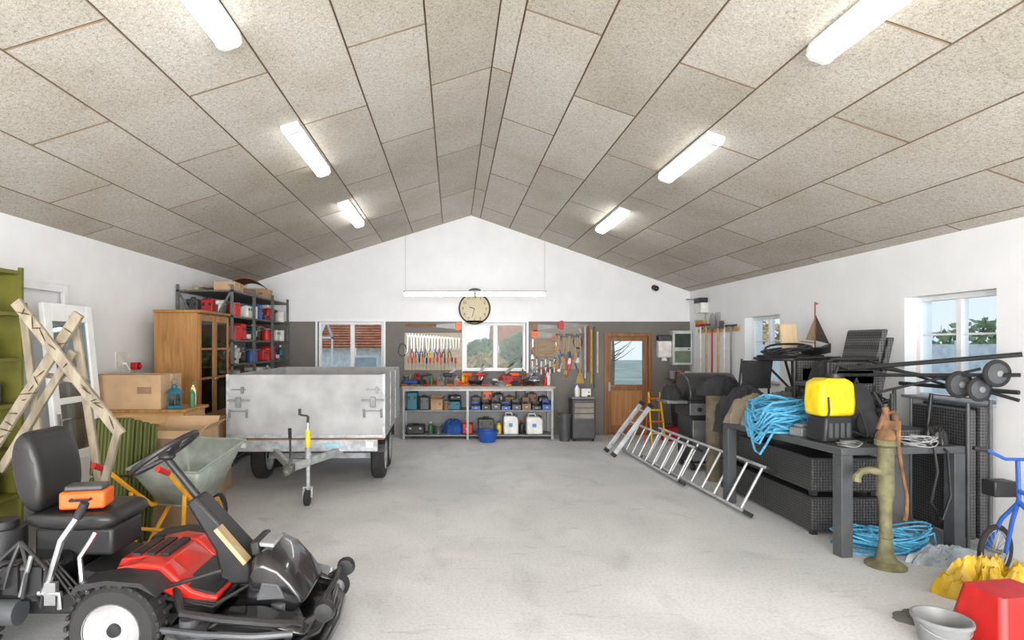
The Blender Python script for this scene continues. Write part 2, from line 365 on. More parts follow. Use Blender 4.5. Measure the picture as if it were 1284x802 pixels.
# clock
t=thing('wall_clock','round wall clock with dark rim and cream face above workbench','clock',(.418,YB,2.45))
B().lathe([(.28,-.0),(.31,-.0),(.31,-.04),(.3,-.05),(.285,-.04),(.28,-.01)],n=48,ax='y',ring=True).out('rim',M('clock_rim',(84,72,50),.4,.3),t)
B().lathe([(.002,-.012),(.285,-.012),(.285,-.001),(.002,-.001)],n=48,ax='y').out('face',M('clock_face',(206,194,164),.6,var=.03),t)
DK=M('ink',(40,36,32),.6)
for k in range(12):
    n=k+1;cu=bpy.data.curves.new('numeral','FONT');cu.body=str(n);cu.size=.075;cu.align_x='CENTER';cu.align_y='CENTER';cu.extrude=.001
    to=bpy.data.objects.new('tmp',cu);C.objects.link(to)
    dg=bpy.context.evaluated_depsgraph_get();me=bpy.data.meshes.new_from_object(to.evaluated_get(dg));bpy.data.objects.remove(to)
    me.materials.clear();me.materials.append(DK)
    a=PI/2-2*PI*n/12;o=bpy.data.objects.new('numeral',me);C.objects.link(o);o.parent=t;o.location=(.225*math.cos(a),-.014,.225*math.sin(a));o.rotation_euler=(PI/2,0,0)
B().bar((0,-.018,0),(-.1,-.018,.03),.014,.003,(0,1,0)).out('hour_hand',DK,t)
B().bar((0,-.022,0),(-.05,-.022,-.17),.01,.003,(0,1,0)).out('minute_hand',DK,t)
# ------------------------------------------------------------ generators of small things
def carton(label,loc,d,rz=0,opened=True,group=None,mat=CARD):
    t=thing('cardboard_box',label,'box',loc,rz,group);w,l,h=d[0]/2,d[1]/2,d[2];s=.006
    if opened:
        B().box(-w,w,-l,-l+s,0,h).box(-w,w,l-s,l,0,h).box(-w,-w+s,-l+s,l-s,0,h).box(w-s,w,-l+s,l-s,0,h).box(-w+s,w-s,-l+s,l-s,0,s).out('body',mat,t,ang=0)
        f=min(w,l)*.75
        for p,q,ww in (((0,-l,h),(0,-l-f*.8,h-f*.35),2*w),((0,l,h),(0,l+f*.45,h+f*.6),2*w)): B().bar(p,q,ww,.005,(0,.5,1)).out('flap',mat,t,ang=0)
        for p,q,ww in (((-w,0,h),(-w-f*.8,0,h-f*.2),2*l),((w,0,h),(w+f*.6,0,h+f*.45),2*l)): B().bar(p,q,ww,.005,(.5,0,1)).out('flap',mat,t,ang=0)
    else:
        B().box(-w,w,-l,l,0,h).out('body',mat,t,bev=.004)
        B().box(-w-.001,w+.001,-.03,.03,h-.08,h+.001).out('tape',TAPE,t)
    B().box(w*.35,w*.75,-l-.0015,-l+.001,h*.45,h*.65).out('printed_label',M('print',(146,116,90),.8),t)
    return t
def drill(label,loc,rz,c,group=None):
    t=thing('power_drill',label,'drill',loc,rz,group)
    B().cyl((-.11,0,.2),(.05,0,.2),.036).cyl((-.125,0,.2),(-.11,0,.2),.026,.036).bar((-.05,0,.18),(-.07,0,.065),.045,.04).out('body',pl(c),t,bev=.004)
    B().box(-.125,-.015,-.036,.036,0,.065).out('battery',BLK,t,bev=.006)
    B().cyl((.05,0,.2),(.075,0,.2),.03).cyl((.075,0,.2),(.12,0,.2),.024,.012).out('chuck',FRM,t)
    return t
def grinder(label,loc,rz,c,group=None):
    t=thing('angle_grinder',label,'grinder',loc,rz,group)
    B().cyl((-.16,0,.06),(.06,0,.06),.034).cyl((.06,0,.06),(.11,0,.06),.04).out('body',pl(c),t)
    B().lathe([(.01,.0),(.062,.0),(.062,.012),(.01,.02)],(.1,0,0)).out('disc',FRM,t)
    B().cyl((.1,.03,.06),(.1,.14,.07),.016).out('side_handle',BLK,t)
    return t
def case(label,loc,rz,c,d=(.4,.13,.3),group=None):
    t=thing('tool_case',label,'tool case',loc,rz,group);w,l,h=d[0]/2,d[1]/2,d[2]
    B().box(-w,w,-l,l,0,h*.92).out('body',pl(c),t,bev=.02)
    B().tube([(-w*.35,0,h*.9),(-w*.33,0,h),(w*.33,0,h),(w*.35,0,h*.9)],.011).out('handle',BLK,t)
    for x in (-w*.55,w*.55): B().box(x-.02,x+.02,-l-.008,-l+.004,h*.55,h*.72).out('latch',BLK if c!='black' else pl('silver'),t)
def bottle(label,loc,c,cap,r=.04,h=.22,group=None):
    t=thing('bottle',label,'bottle',loc,0,group)
    B().lathe([(r*.9,0),(r,.01),(r,h*.62),(r*.8,h*.72),(r*.35,h*.82),(r*.35,h*.88)],n=16).out('body',pl(c),t)
    B().lathe([(r*.42,h*.87),(r*.42,h),(r*.3,h)],n=12).out('cap',pl(cap),t)
def can(label,loc,c,lid,r=.085,h=.19,group=None):
    t=thing('paint_can',label,'can',loc,0,group)
    B().lathe([(r,0),(r*1.02,.006),(r,.012),(r,h-.012),(r*1.03,h-.004),(r*1.0,h)],n=20).out('body',pl(c),t)
    B().lathe([(r*.92,h-.004),(r*.92,h+.006),(r*.1,h+.004)],n=20).out('lid',pl(lid),t)
    B().tube([(r*math.cos(a),-.02-.3*r*math.sin(a),h*.75-r*1.0*math.sin(a)*.6) for a in [PI*i/8 for i in range(9)]],.003,6).out('handle',STEEL,t)
def jerry(label,loc,rz,c,cap,d=(.28,.2,.36),group=None):
    t=thing('canister',label,'canister',loc,rz,group);w,l,h=d[0]/2,d[1]/2,d[2]
    B().prism([(-w,0),(w,0),(w,h*.72),(w*.55,h*.86),(-w,h*.86)],-l,l).out('body',pl(c),t,bev=.025)
    B().tube([(-w*.7,0,h*.84),(-w*.65,0,h*.97),(w*.1,0,h*.97),(w*.25,0,h*.84)],.014).out('handle',pl(c),t)
    B().cyl((w*.68,0,h*.76),(w*.78,0,h*.9),.03).out('cap',pl(cap),t)
    B().box(-w*.3,w*.2,-l-.002,-l+.002,h*.35,h*.52).out('paper_label',pl('light blue' if c=='white' else 'white'),t)
def sbin(label,loc,rz,c,d=(.17,.3,.16),group=None):
    t=thing('storage_bin',label,'storage bin',loc,rz,group);w,l,h=d[0]/2,d[1]/2,d[2];s=.006
    B().prism([(-l,0),(l,0),(l,h),(-l*.5,h),(-l,h*.6)],-w,-w+s,'x').prism([(-l,0),(l,0),(l,h),(-l*.5,h),(-l,h*.6)],w-s,w,'x').box(-w+s,w-s,-l,l,0,s).box(-w+s,w-s,l-s,l,0,h).box(-w+s,w-s,-l,-l+s,0,h*.55).out('body',pl(c),t,ang=0)
    B().box(-w*.3,w*.3,-l-.004,-l,h*.22,h*.34).out('label_holder',pl('silver'),t)
    b=B()
    for k in range(10): b.bx((R.uniform(-w*.75,w*.75),R.uniform(-l*.7,l*.8),h*.45+R.uniform(0,.03)),(.03,.05,.02),(R.random(),R.random(),R.random()*3))
    b.box(-w+s,w-s,-l+s,l-s,s,h*.4).out('contents',FRM,t)
def bucket(label,loc,c,r=.15,h=.26,group=None):
    t=thing('bucket',label,'bucket',loc,0,group)
    B().lathe([(.005,0),(r*.74,0),(r,h-.02),(r*1.06,h-.02),(r*1.06,h),(r*.97,h),(r*.71,.012),(.005,.012)],n=28).out('body',pl(c),t)
    B().tube([(r*1.04*math.cos(a),-r*.75*math.sin(a)-.01,h-.03-r*.4*math.sin(a)) for a in [PI*i/12 for i in range(13)]],.004,6).out('handle',STEEL,t)
def coil(c,R_,r,loops,seed,h,sq=1.,edge=None,jit=.05):
    q=random.Random(seed);pts=[]
    for i in range(loops):
        ox,oy,rr=q.uniform(-jit,jit),q.uniform(-jit,jit)*sq,R_*q.uniform(.6 if jit>.05 else .72,1.08);tx,ty=q.uniform(-.3,.3),q.uniform(-.3,.3);dr=q.uniform(.6,2.2);wv=q.uniform(0,6)
        for k in range(18):
            a=2*PI*k/18;r2=rr*(1+.12*math.sin(3*a+wv));x_,y_=r2*math.cos(a)+ox,r2*math.sin(a)*sq+oy
            z=max(r,h*(i+k/18)/loops+(x_*tx+y_*ty)*min(1,i/3))
            if edge is not None and x_<-edge: z-=(-edge-x_)*dr;x_=-edge+(x_+edge)*.3
            pts.append((c[0]+x_,c[1]+y_,c[2]+z))
    return B().tube(pts,r,6)
# ------------------------------------------------------------ workbench
WZ=.985
LEGM=M('leg_metal',(150,152,154),.45,.4)
t=thing('workbench','long workbench with pale top and two shelves along the back wall','workbench',(.47,10.58,0))
B().box(-1.42,1.42,0,.54,WZ-.045,WZ).out('top',WOOD('bench_top',(140,128,112),(178,168,152),(1,9,9)),t,bev=.004)
for z in (.54,.085): B().box(-1.38,1.38,.03,.53,z-.025,z).out('shelf',M('grey_shelf',(132,134,136),.5),t,bev=.003)
for x in (-1.38,-.2,1.36):
    for y in (.02,.5): B().box(x-.02,x+.02,y-.02,y+.02,0,WZ-.045).out('leg',LEGM,t)
B().box(-1.38,1.38,.01,.03,WZ-.09,WZ-.045).out('apron',LEGM,t)
def bxp(px,D=10.8): return (px-568)*D/720
k=0
G='tools lying on the workbench'
for px,kind,c in ((509,'can','dark grey'),(517,'grind','blue'),(525,'drill','red'),(533,'drill','dark grey'),(541,'bottle','green'),(548,'grind','red'),(556,'can','grey'),(564,'drill','black'),(573,'can','silver'),(581,'bottle','yellow'),(589,'drill','orange'),(597,'grind','black'),(605,'drill','red'),(613,'grind','dark grey'),(621,'can','white'),(630,'bottle','brown'),(638,'case','red'),(648,'drill','orange'),(656,'bottle','brown'),(665,'grind','dark grey'),(684,'bottle','red')):
    x=bxp(px);y=(10.9,10.76,10.83)[k%3];n=ORD[k];k+=1
    if kind=='drill': drill(f'{c} cordless drill standing {n} from the left on the workbench',(x,y,WZ),R.uniform(-1.6,1.6),c,G)
    elif kind=='grind': grinder(f'{c} angle grinder lying {n} from the left on the workbench',(x,y-.03,WZ),R.uniform(-.7,.7),c,G)
    elif kind=='can': can(f'{c} tin standing {n} from the left on the workbench',(x,y,WZ),c,'silver',.055,.12+.05*(k%3),G)
    elif kind=='bottle': bottle(f'{c} bottle standing {n} from the left on the workbench',(x,y,WZ),c,'black',.035,.18+.04*(k%4),G)
    else: case(f'{c} tool case standing {n} from the left on the workbench',(x,y,WZ),.15,c,(.26,.14,.2),G)
for i in range(12):
    x=-.86+i*.215;c=['orange','brown','red','dark grey','orange','blue','brown','red','black','yellow','brown','red'][i]
    t=thing('wood_chisel',f'hand tool with {c} handle lying {ORD[i]} from left along bench front','chisel',(x,10.645,WZ),R.uniform(-.8,.8),'hand tools along the workbench front')
    B().cyl((-.12,0,.018),(0,0,.018),.018,.014).out('handle',pl(c),t);B().bar((0,0,.016),(.15,0,.012),.022,.006).out('blade',STEEL,t)
for i,(px,h,c) in enumerate(((512,.2,'brown'),(548,.15,'beige'),(570,.16,'brown'),(603,.2,'beige'),(634,.18,'brown'),(664,.22,'beige'))):
    t=thing('hand_plane',f'{c} wooden hand plane standing at bench back, {ORD[i]} from left','plane',(bxp(px,10.98),11.03,WZ),R.uniform(-.15,.15),'hand planes at the workbench back')
    B().box(-.13,.13,-.035,.035,0,.07).out('body',PINE if c=='beige' else DARKW,t,bev=.006);B().prism([(.05,.07),(.1,.07),(.12,h),(.09,h)],-.015,.015).out('tote',DARKW,t,bev=.005);B().prism([(-.02,.06),(.0,.06),(.06,h),(.05,h)],-.022,.022).out('iron',STEEL,t)
for i,(p,q,c) in enumerate((((.75,10.9,WZ+.02),(1.25,11.08,WZ+.42),'red'),((.35,10.92,WZ+.02),(.62,11.08,WZ+.36),'brown'),((-.3,10.94,WZ+.02),(.05,11.09,WZ+.3),'dark grey'),((1.2,10.92,WZ+.02),(1.62,11.09,WZ+.3),'orange'))):
    p,q=Vector(p),Vector(q);t=thing('garden_shears',f'long tool with {c} handle propped against the wall, {ORD[i]} placed on bench','tool',p,0,'long tools propped on the workbench')
    d=q-p;B().cyl((0,0,0),d*.5,.02,.016).out('handle',pl(c),t);B().bar(d*.5,d,.05,.012,(0,1,0)).out('blade',STEEL,t)
for i,(px,y,c) in enumerate(((530,10.7,'black'),(578,10.68,'orange'),(626,10.7,'grey'),(661,10.7,'black'))): solo(coil((0,0,0),.08,.008,8,60+i,.09),'power_cable',f'{c} power cable bunched on the workbench, {ORD[i]} from the left','cable',pl(c),(bxp(px),y,WZ))
for i,(px,c) in enumerate(((552,CLOTHK),(610,GREYC),(645,CLOTHB))): solo(B().heap(.1,.07,.1,50.3+i*3,.5,n=32,m=10),'shop_rag',f'{["khaki","grey","black"][i]} crumpled rag among the workbench tools','rag',c,(bxp(px),10.7,WZ))
t=thing('bench_vise','dark steel bench vise with sliding bar at workbench right end','vise',(1.5,10.72,WZ))
B().lathe([(.08,0),(.08,.02),(.04,.04),(.05,.07)]).out('base',FRM,t);B().box(-.06,.06,-.02,.12,.07,.16).box(-.08,.08,-.02,.01,.12,.19).out('body',pl('blue'),t,bev=.006)
B().box(-.05,.05,-.14,-.02,.08,.14).box(-.08,.08,-.08,-.05,.12,.19).out('jaw',FRM,t,bev=.005);B().cyl((-.1,-.15,.11),(.1,-.15,.11),.008).cyl((0,-.16,.11),(0,-.1,.11),.014).out('tommy_bar',STEEL,t)
# middle shelf
G='containers on the workbench middle shelf'
case('teal tool case at far left of the workbench middle shelf',(-.76,10.78,.54),0,'teal',(.2,.3,.36),G)
case('dark grey tool case second from left on workbench middle shelf',(-.54,10.78,.54),.08,'dark grey',(.18,.3,.26),G)
carton('small cardboard box beside the dark grey case under the workbench',(-.31,10.8,.54),(.22,.26,.2),.05,True)
case('teal tool case lying under the workbench near the middle leg',(.02,10.8,.54),-.1,'teal',(.26,.3,.17),G)
case('black tool case lying on the teal case near middle leg',(.03,10.82,.71),.15,'black',(.22,.2,.1),G)
can('brown paint can left of the middle workbench leg',(-.13,10.7,.54),'brown','silver',.06,.15)
cols=['blue','black','dark grey','blue','dark grey','brown','black','blue']
for i in range(8): sbin(f'{cols[i]} open parts bin, {ORD[i]} from the left under the workbench',(.42+i*.19,10.78+R.uniform(-.03,.03),.54),R.uniform(-.08,.08),cols[i],(.16,.26,.13+.04*(i%3)),group='open parts bins on the workbench middle shelf')
for i in range(7):
    c=['dark grey','orange','black','brown','dark grey','brown','black'][i];case(f'small {c} case, {ORD[i]} from left behind the open parts bins',(.44+i*.215,11.04,.54),0,c,(.19,.1,.24+.06*((i*2)%3)),'cases behind the parts bins')
# bottom shelf
bz=.085
case('black tool case lying at left of the bottom workbench shelf',(-.7,10.8,bz),0,'black',(.34,.3,.18))
bottle('green bottle on the bottom workbench shelf left side',(-.42,10.78,bz),'green','white',.05,.22)
can('dark grey can on bottom shelf beside the green bottle',(-.28,10.75,bz),'dark grey','silver',.08,.16)
solo(B().heap(.19,.15,.24,3.1),'cloth_bag','crumpled blue cloth bag on bottom workbench shelf','bag',M('blue_cloth',(36,80,150),.9,var=.15),(.02,10.82,bz),0)
jerry('small red fuel canister on the bottom workbench shelf',(.27,10.72,bz),0,'red','black',(.2,.12,.24))
t=thing('plastic_basin','blue plastic basin on the floor before the workbench','basin',(.62,10.36,0));B().lathe([(.01,0),(.13,0),(.19,.18),(.21,.18),(.21,.2),(.185,.2),(.125,.015),(.01,.015)],n=28).out('body',pl('blue'),t);B().torus((0,0,.195),.2,.012).out('rim',pl('blue'),t)
jerry('white canister standing left of two under workbench',(1.08,10.78,bz),0,'white','blue',(.27,.24,.4))
jerry('white canister nearest the right bench leg on bottom shelf',(1.52,10.78,bz),0,'white','black',(.3,.24,.38))
bottle('black oil bottle between the two white canisters',(1.29,10.76,bz),'black','red',.05,.26)
bottle('yellow bottle left of the two white canisters',(.86,10.76,bz),'yellow','black',.045,.24)
case('dark grey tool case on bottom shelf behind the blue basin',(.62,10.85,bz),0,'dark grey',(.3,.2,.3))
# ------------------------------------------------------------ wall tools
YW=YB+.002
TBM=WOOD('tan_board',(158,144,122),(182,168,146),(1,6,6))
solo(B().box(-.56,.56,-.018,0,-.36,.36),'pegboard','tan plywood tool board on the wall between two windows','board',TBM,(-.38,YB-.001,1.62),0)
solo(B().box(-.5,.5,-.005,0,-.42,.42),'pegboard','beige grey tool board on the wall right of the middle window','board',M('grey_board',(146,140,130),.7,var=.06,sc=2),(2.0,YB-.001,1.7),0)
YT=YB-.018
def spanner():
    t=thing('spanner','x','spanner');
    B().box(-.009,.009,-.008,0,-.2,-.02).out('shaft',STEEL,t)
    B().torus((0,-.005,-.222),.018,.008,'y',16,6).out('ring_end',STEEL,t)
    B().prism([(-.011,-.025),(.011,-.025),(.026,0),(.024,.028),(.012,.03),(.012,.006),(-.012,.006),(-.012,.03),(-.024,.028),(-.026,0)],-.01,0).out('jaw',STEEL,t);return t
s0=spanner()
for i in range(18):
    s=1.6-.045*i;l=f'steel combination spanner, {ORD[i]} from the left in the hanging row'
    o=s0 if i==0 else dup(s0,(0,0,0));o['label']=l;o['group']='spanners hanging on the tan tool board';o.location=(-.87+i*.058,YT,1.93-.004*i);o.scale=(min(1.3,s),1,s);o.rotation_euler=(0,R.uniform(-.06,.06),0)
def screwdriver(c):
    t=thing('screwdriver','x','screwdriver');B().cyl((0,-.018,0),(0,-.018,-.11),.017,n=10).out('handle',pl(c),t);B().cyl((0,-.018,-.11),(0,-.018,-.24),.006,n=8).out('blade',STEEL,t)
    B().box(-.012,.012,-.03,0,-.13,-.115).out('clip',FRM,t);return t
SD={c:screwdriver(c) for c in ('orange','red','black')}
used=set()
for i in range(14):
    c=['orange','red','orange','black','orange','black','red'][i%7];o=SD[c] if c not in used else dup(SD[c],(0,0,0));used.add(c)
    o['label']=f'{c} handled screwdriver, {ORD[i]} from the left on tan board';o['group']='screwdrivers on the tan tool board';o.location=(-.86+i*.07,YT,1.5);o.scale=(1,1,.7+.25*((i*7)%4)/3)
def pliers(c):
    t=thing('pliers','x','pliers')
    for s in (-1,1): B().tube([(0,-.012,-.06),(s*.025,-.012,-.09),(s*.03,-.012,-.18)],.01,6).out('grip',pl(c),t)
    B().prism([(-.014,-.07),(.014,-.07),(.016,-.03),(.005,.0),(-.005,0),(-.016,-.03)],-.02,0).out('jaws',FRM,t);return t
for i in range(9):
    c=['red','blue','black','dark grey','yellow','blue','red','black','brown'][i];o=pliers(c);o['label']=f'pliers with {c} grips, {ORD[i]} from left under the spanners';o['group']='pliers on the tan tool board';o.location=(-.8+i*.09,YT,1.68);o.rotation_euler=(0,R.uniform(-.15,.15),0)
def handsaw(label,loc,c,flip=1,rot=0):
    t=thing('hand_saw',label,'saw',loc);t.rotation_euler=(0,rot,0)
    B().prism([(0,-.03),(flip*.48,.02),(flip*.48,.06),(0,.09)],-.009,0).out('blade',M('saw_steel',(120,120,120),.45,.6),t)
    B().prism([(0,-.05),(0,.1),(-flip*.05,.12),(-flip*.13,.08),(-flip*.12,-.02),(-flip*.05,-.06)],-.022,0).out('handle',pl(c),t,bev=.005)
handsaw('handsaw with orange handle above the spanners, beside the window',(.05,YW,2.08),'orange',-1)
handsaw('handsaw with brown handle right of the back window, topmost',(1.64,YW,2.06),'brown',1)
handsaw('handsaw with orange handle below the brown handled saw',(1.64,YW,1.92),'orange',1,.1)
handsaw('handsaw with red handle hanging over the hammers',(2.15,YW,2.1),'red',1,.05)
solo(B().box(-.3,.3,-.03,0,-.03,.03).box(-.24,.24,-.032,0,-.012,.012),'spirit_level','brown wooden spirit level left of the handsaw above spanners','level',DARKW,(-.62,YW,2.13),0)
def hammer(label,loc,rot=0):
    t=thing('hammer',label,'hammer',loc);t.rotation_euler=(0,rot,0);B().cyl((0,-.02,0),(0,-.02,-.32),.014,.017).out('handle',PINE,t);B().box(-.05,.07,-.04,0,-.02,.02).cyl((-.07,-.02,0),(-.05,-.02,0),.022).out('head',FRM,t,bev=.003)
for i in range(5): hammer(f'hammer with wooden handle, {ORD[i]} from left, right of the back window',(2.06+i*.1,YW,1.94-.03*(i%2)),R.uniform(-.12,.12))
solo(B().box(-.2,.2,-.05,0,-.16,.16).box(-.15,.15,-.056,0,-.11,.11),'wall_cabinet','small brown wooden wall box among the hanging saws','cabinet',WOOD('box_wood',(128,104,76),(158,134,102)),(1.78,YW,1.68),0,bev=.004)
def wrench(label,loc,s,c=None):
    t=thing('pipe_wrench',label,'wrench',loc);t.scale=(s,1,s);t.rotation_euler=(0,R.uniform(-.15,.15),0);B().box(-.02,.02,-.022,0,-.4,-.06).out('handle',c or pl('red'),t,bev=.005)
    B().prism([(-.03,-.07),(.03,-.07),(.05,.04),(.02,.05),(.015,0),(-.045,0),(-.05,-.02)],-.024,0).out('jaw',FRM,t,bev=.003)
wrench('large red pipe wrench hanging right of the hammers',(2.2,YW,1.56),1.1);wrench('small red pipe wrench hanging beside the large one',(2.32,YW,1.55),.8)
wrench('dark adjustable wrench hanging above the vise',(2.07,YW,1.56),.7,FRM)
for i in range(6):
    c=['silver','brown','red','dark grey','black','orange'][i];t=thing('bar_clamp',f'{c} bar clamp hanging {ORD[i]} from left below the wooden wall box','clamp',(1.54+i*.085,YW,1.47+.04*(i%2)),0,'bar clamps on the back wall')
    B().box(-.008,.008,-.02,0,-.3,0).out('bar',STEEL,t);B().prism([(-.012,0),(.012,0),(.055,-.02),(.055,-.04),(-.012,-.04)],-.024,0).out('fixed_jaw',FRM,t);B().prism([(-.014,-.16),(.055,-.14),(.055,-.16),(-.014,-.2)],-.024,-.0).cyl((.045,-.015,-.18),(.045,-.015,-.27),.012).out('sliding_jaw',pl(c),t)
for i,(c,s) in enumerate((('brown',1),('black',.8),('silver',1.2),('brown',.9))):
    t=thing('try_square',f'{c} handled try square hanging {ORD[i]} from left around the wall box','square',(1.55+i*.15,YW,1.86-.02*i),0,'try squares on the back wall');t.scale=(s,1,s)
    B().box(-.012,.012,-.01,0,-.16,0).out('blade',STEEL,t);B().box(-.014,.1,-.016,0,-.19,-.16).out('stock',pl(c),t)
# irregular scrapers, trowels and brushes filling the beige board
spots=[(1.53,1.66),(1.6,1.56),(1.99,1.74),(2.08,1.62),(2.17,1.68),(2.27,1.62),(2.37,1.7),(2.44,1.62),(2.12,1.4),(2.24,1.36),(2.36,1.4),(2.06,2.02),(2.45,2.06),(1.99,1.46)]
for i,(x,z) in enumerate(sorted(spots)):
    c=['brown','red','black','dark grey','orange','blue','beige'][i%7];s=.8+.5*R.random()
    t=thing('scraper',f'{["scraper","trowel","brush"][i%3]} with {c} handle, {ORD[i]} from left on the beige board','hand tool',(x,YW,z),0,'small hand tools on the beige grey board');t.scale=(s,1,s);t.rotation_euler=(0,R.uniform(-.45,.45),0)
    B().cyl((0,-.016,0),(0,-.016,-.1),.012,.015,n=10).out('handle',pl(c),t)
    if i%3==0: B().prism([(-.012,-.1),(.012,-.1),(.035,-.19),(-.035,-.19)],-.018,-.0).out('blade',STEEL,t)
    elif i%3==1: B().prism([(-.01,-.1),(.01,-.1),(.035,-.14),(0,-.24),(-.035,-.14)],-.018,-.0).out('blade',FRM,t)
    else: B().prism([(-.025,-.1),(.025,-.1),(.03,-.18),(-.03,-.18)],-.026,-.0).out('bristles',M('straw',(186,154,90),.9,bump=.5),t)
for i,(x,z,c) in enumerate(((2.42,1.9,'black'),(1.98,1.9,'orange'),(-.98,1.75,'dark grey'))):
    q=random.Random(i+40);pts=[]
    for k in range(54): a=2*PI*k/18;r_=.1+.012*q.uniform(-1,1);pts.append((r_*math.cos(a)*.8,-.016-.004*(k%3),r_*math.sin(a)*1.2-.1))
    solo(B().tube(pts,.008,6).box(-.01,.01,-.03,0,.0,.02),'cord_coil',f'{c} cord coil hanging on a hook, {["right of the hammers","left of the hammers","left of the spanners"][i]}','cord',pl(c),(x,YW,z))
for i,(x,c,z,h) in enumerate(((2.56,'silver',2.1,1.0),(2.62,'red',2.12,.9),(2.68,'yellow',2.05,1.05),(2.74,'dark grey',2.1,1.2),(2.8,'beige',2.0,.8))):
    o=B().box(-.016,.016,-.035,0,-h,0).box(-.01,.01,-.037,0,-h*.55,-h*.45).cyl((0,-.036,-.04),(0,-.03,-.04),.012,n=8);solo(o,'long_level',f'long {c} level hanging vertically left of the door','level',pl(c) if c not in('yellow','red') else M('dull_'+c,sh(PAL[c],.75),.5),(x,YW,z),0,bev=.003)
t=thing('hand_broom','small broom with straw bristles hanging among the wall levels','broom',(2.46,YW,1.5));B().cyl((0,-.012,0),(0,-.012,-.3),.012).out('handle',PINE,t);B().prism([(-.04,-.3),(.04,-.3),(.08,-.5),(-.08,-.5)],-.04,0).out('bristles',M('straw',(186,154,90),.9,bump=.5),t)
# heater and stuff right of the bench
t=thing('gas_heater','dark grey cabinet gas heater on castors right of the workbench','heater',(2.37,10.55,0))
B().box(-.21,.21,-.17,.2,.05,.76).out('cabinet',M('heater_grey',(68,68,70),.45),t,bev=.02);B().box(-.21,.21,-.13,.2,.76,.8).out('top',M('heater_light',(118,118,120),.5),t,bev=.01)
for i in range(3): B().box(-.17,.17,-.185,-.165,.42+i*.1,.5+i*.1).out('ceramic_plaque',M('plaque',(150,140,128),.8),t)
b=B()
for i in range(9): b.cyl((-.18,-.19,.41+i*.04),(.18,-.19,.41+i*.04),.003,n=6)
b.out('guard',STEEL,t)
for x in (-.17,.17):
    for y in (-.13,.16): B().cyl((x-.015,y,.025),(x+.015,y,.025),.025).box(x-.008,x+.008,y-.01,y+.01,.02,.06).out('castor',BLK,t)
B().cyl((.12,-.03,.8),(.12,-.03,.83),.025).out('knob',BLK,t)
t=thing('cleaner_bottle','white spray bottle with blue trigger standing on the heater','bottle',(2.28,10.55,.8));B().lathe([(.04,0),(.045,.01),(.045,.14),(.02,.19),(.018,.21)],n=16).out('body',pl('white'),t);B().box(-.06,.025,-.012,.012,.2,.235).bar((-.035,0,.2),(-.045,0,.15),.01,.012).out('trigger',pl('blue'),t)
carton('small white box standing on the gas heater top',(2.45,10.63,.8),(.17,.14,.14),0,False,mat=pl('white'))
bottle('white bottle at right end of the workbench',(1.8,10.9,WZ),'white','red',.05,.28)
bucket('dark grey tall bucket on floor between workbench and heater',(2.03,10.45,0),'dark grey',.12,.5)
# things on back wall right of door
t=thing('soap_dispenser','white paper dispenser with black top right of the door','dispenser',(4.07,YW,1.7))
B().box(-.13,.13,-.16,0,-.2,.22).out('body',pl('white'),t,bev=.03);B().box(-.13,.13,-.165,0,.1,.24).out('cover',pl('dark grey'),t,bev=.03);B().cyl((0,-.08,-.26),(0,-.08,-.2),.06,.05).out('nozzle',pl('white'),t)
t=thing('fuse_box','light grey electrical cabinet with dark window in back corner','fuse box',(4.39,YW,1.68))
B().box(-.19,.19,-.18,0,-.32,.34).out('body',M('fuse_grey',(196,200,196),.45),t,bev=.01);B().box(-.15,.15,-.19,-.175,.02,.28).out('window',M('dark_pane',(60,70,66),.15),t,bev=.004);B().box(-.15,.15,-.19,-.175,-.27,-.05).out('door',M('green_grey',(108,128,104),.5),t,bev=.004);B().box(.1,.13,-.2,-.185,-.02,.0).out('latch',BLK,t)
t=thing('wall_shelf','dark small wall shelf below the electrical cabinet','shelf',(4.36,YW,1.1));B().box(-.22,.22,-.3,0,-.02,0).out('board',DARKW,t)
for x in (-.15,.15): B().bar((x,-.01,-.2),(x,-.26,-.02),.02,.01).out('bracket',FRM,t)
for i,c in enumerate(('grey','red','white')): can(f'{c} paint can on the small corner wall shelf',(4.2+.15*i,YW-.15,1.1),c,'silver',.06,.14)
t=thing('waste_bin','black lidded waste bin in corner right of the door','bin',(4.3,10.75,0));B().lathe([(.01,0),(.17,0),(.21,.62),(.215,.66)],n=24).out('body',pl('black'),t);B().lathe([(.225,.64),(.225,.68),(.12,.76),(.01,.78)],n=24).out('lid',pl('dark grey'),t)
t=thing('control_box','small white control box with black cover high in right corner','control box',(XR-.002,10.45,2.46));B().box(-.14,0,-.13,.13,-.13,.05).out('body',pl('white'),t,bev=.01);B().box(-.16,0,-.1,.14,.05,.14).out('cover',BLK,t,bev=.01)
B().tube([(-.05,.1,.1),(-.05,.3,.14),(-.1,.62,.16)],.012).out('conduit',pl('grey'),t);B().tube([(-.03,-.05,-.13),(-.03,-.05,-.5)],.01).out('conduit',pl('grey'),t)
t=thing('security_camera','small black dome camera mounted high on the back wall','camera',(3.9,YB,2.86));B().cyl((0,-.03,0),(0,0,0),.05).bar((0,-.03,0),(0,-.1,-.02),.025,.025).out('mount',BLK,t);B().ball((0,-.13,-.03),.055).out('dome',GLB,t)
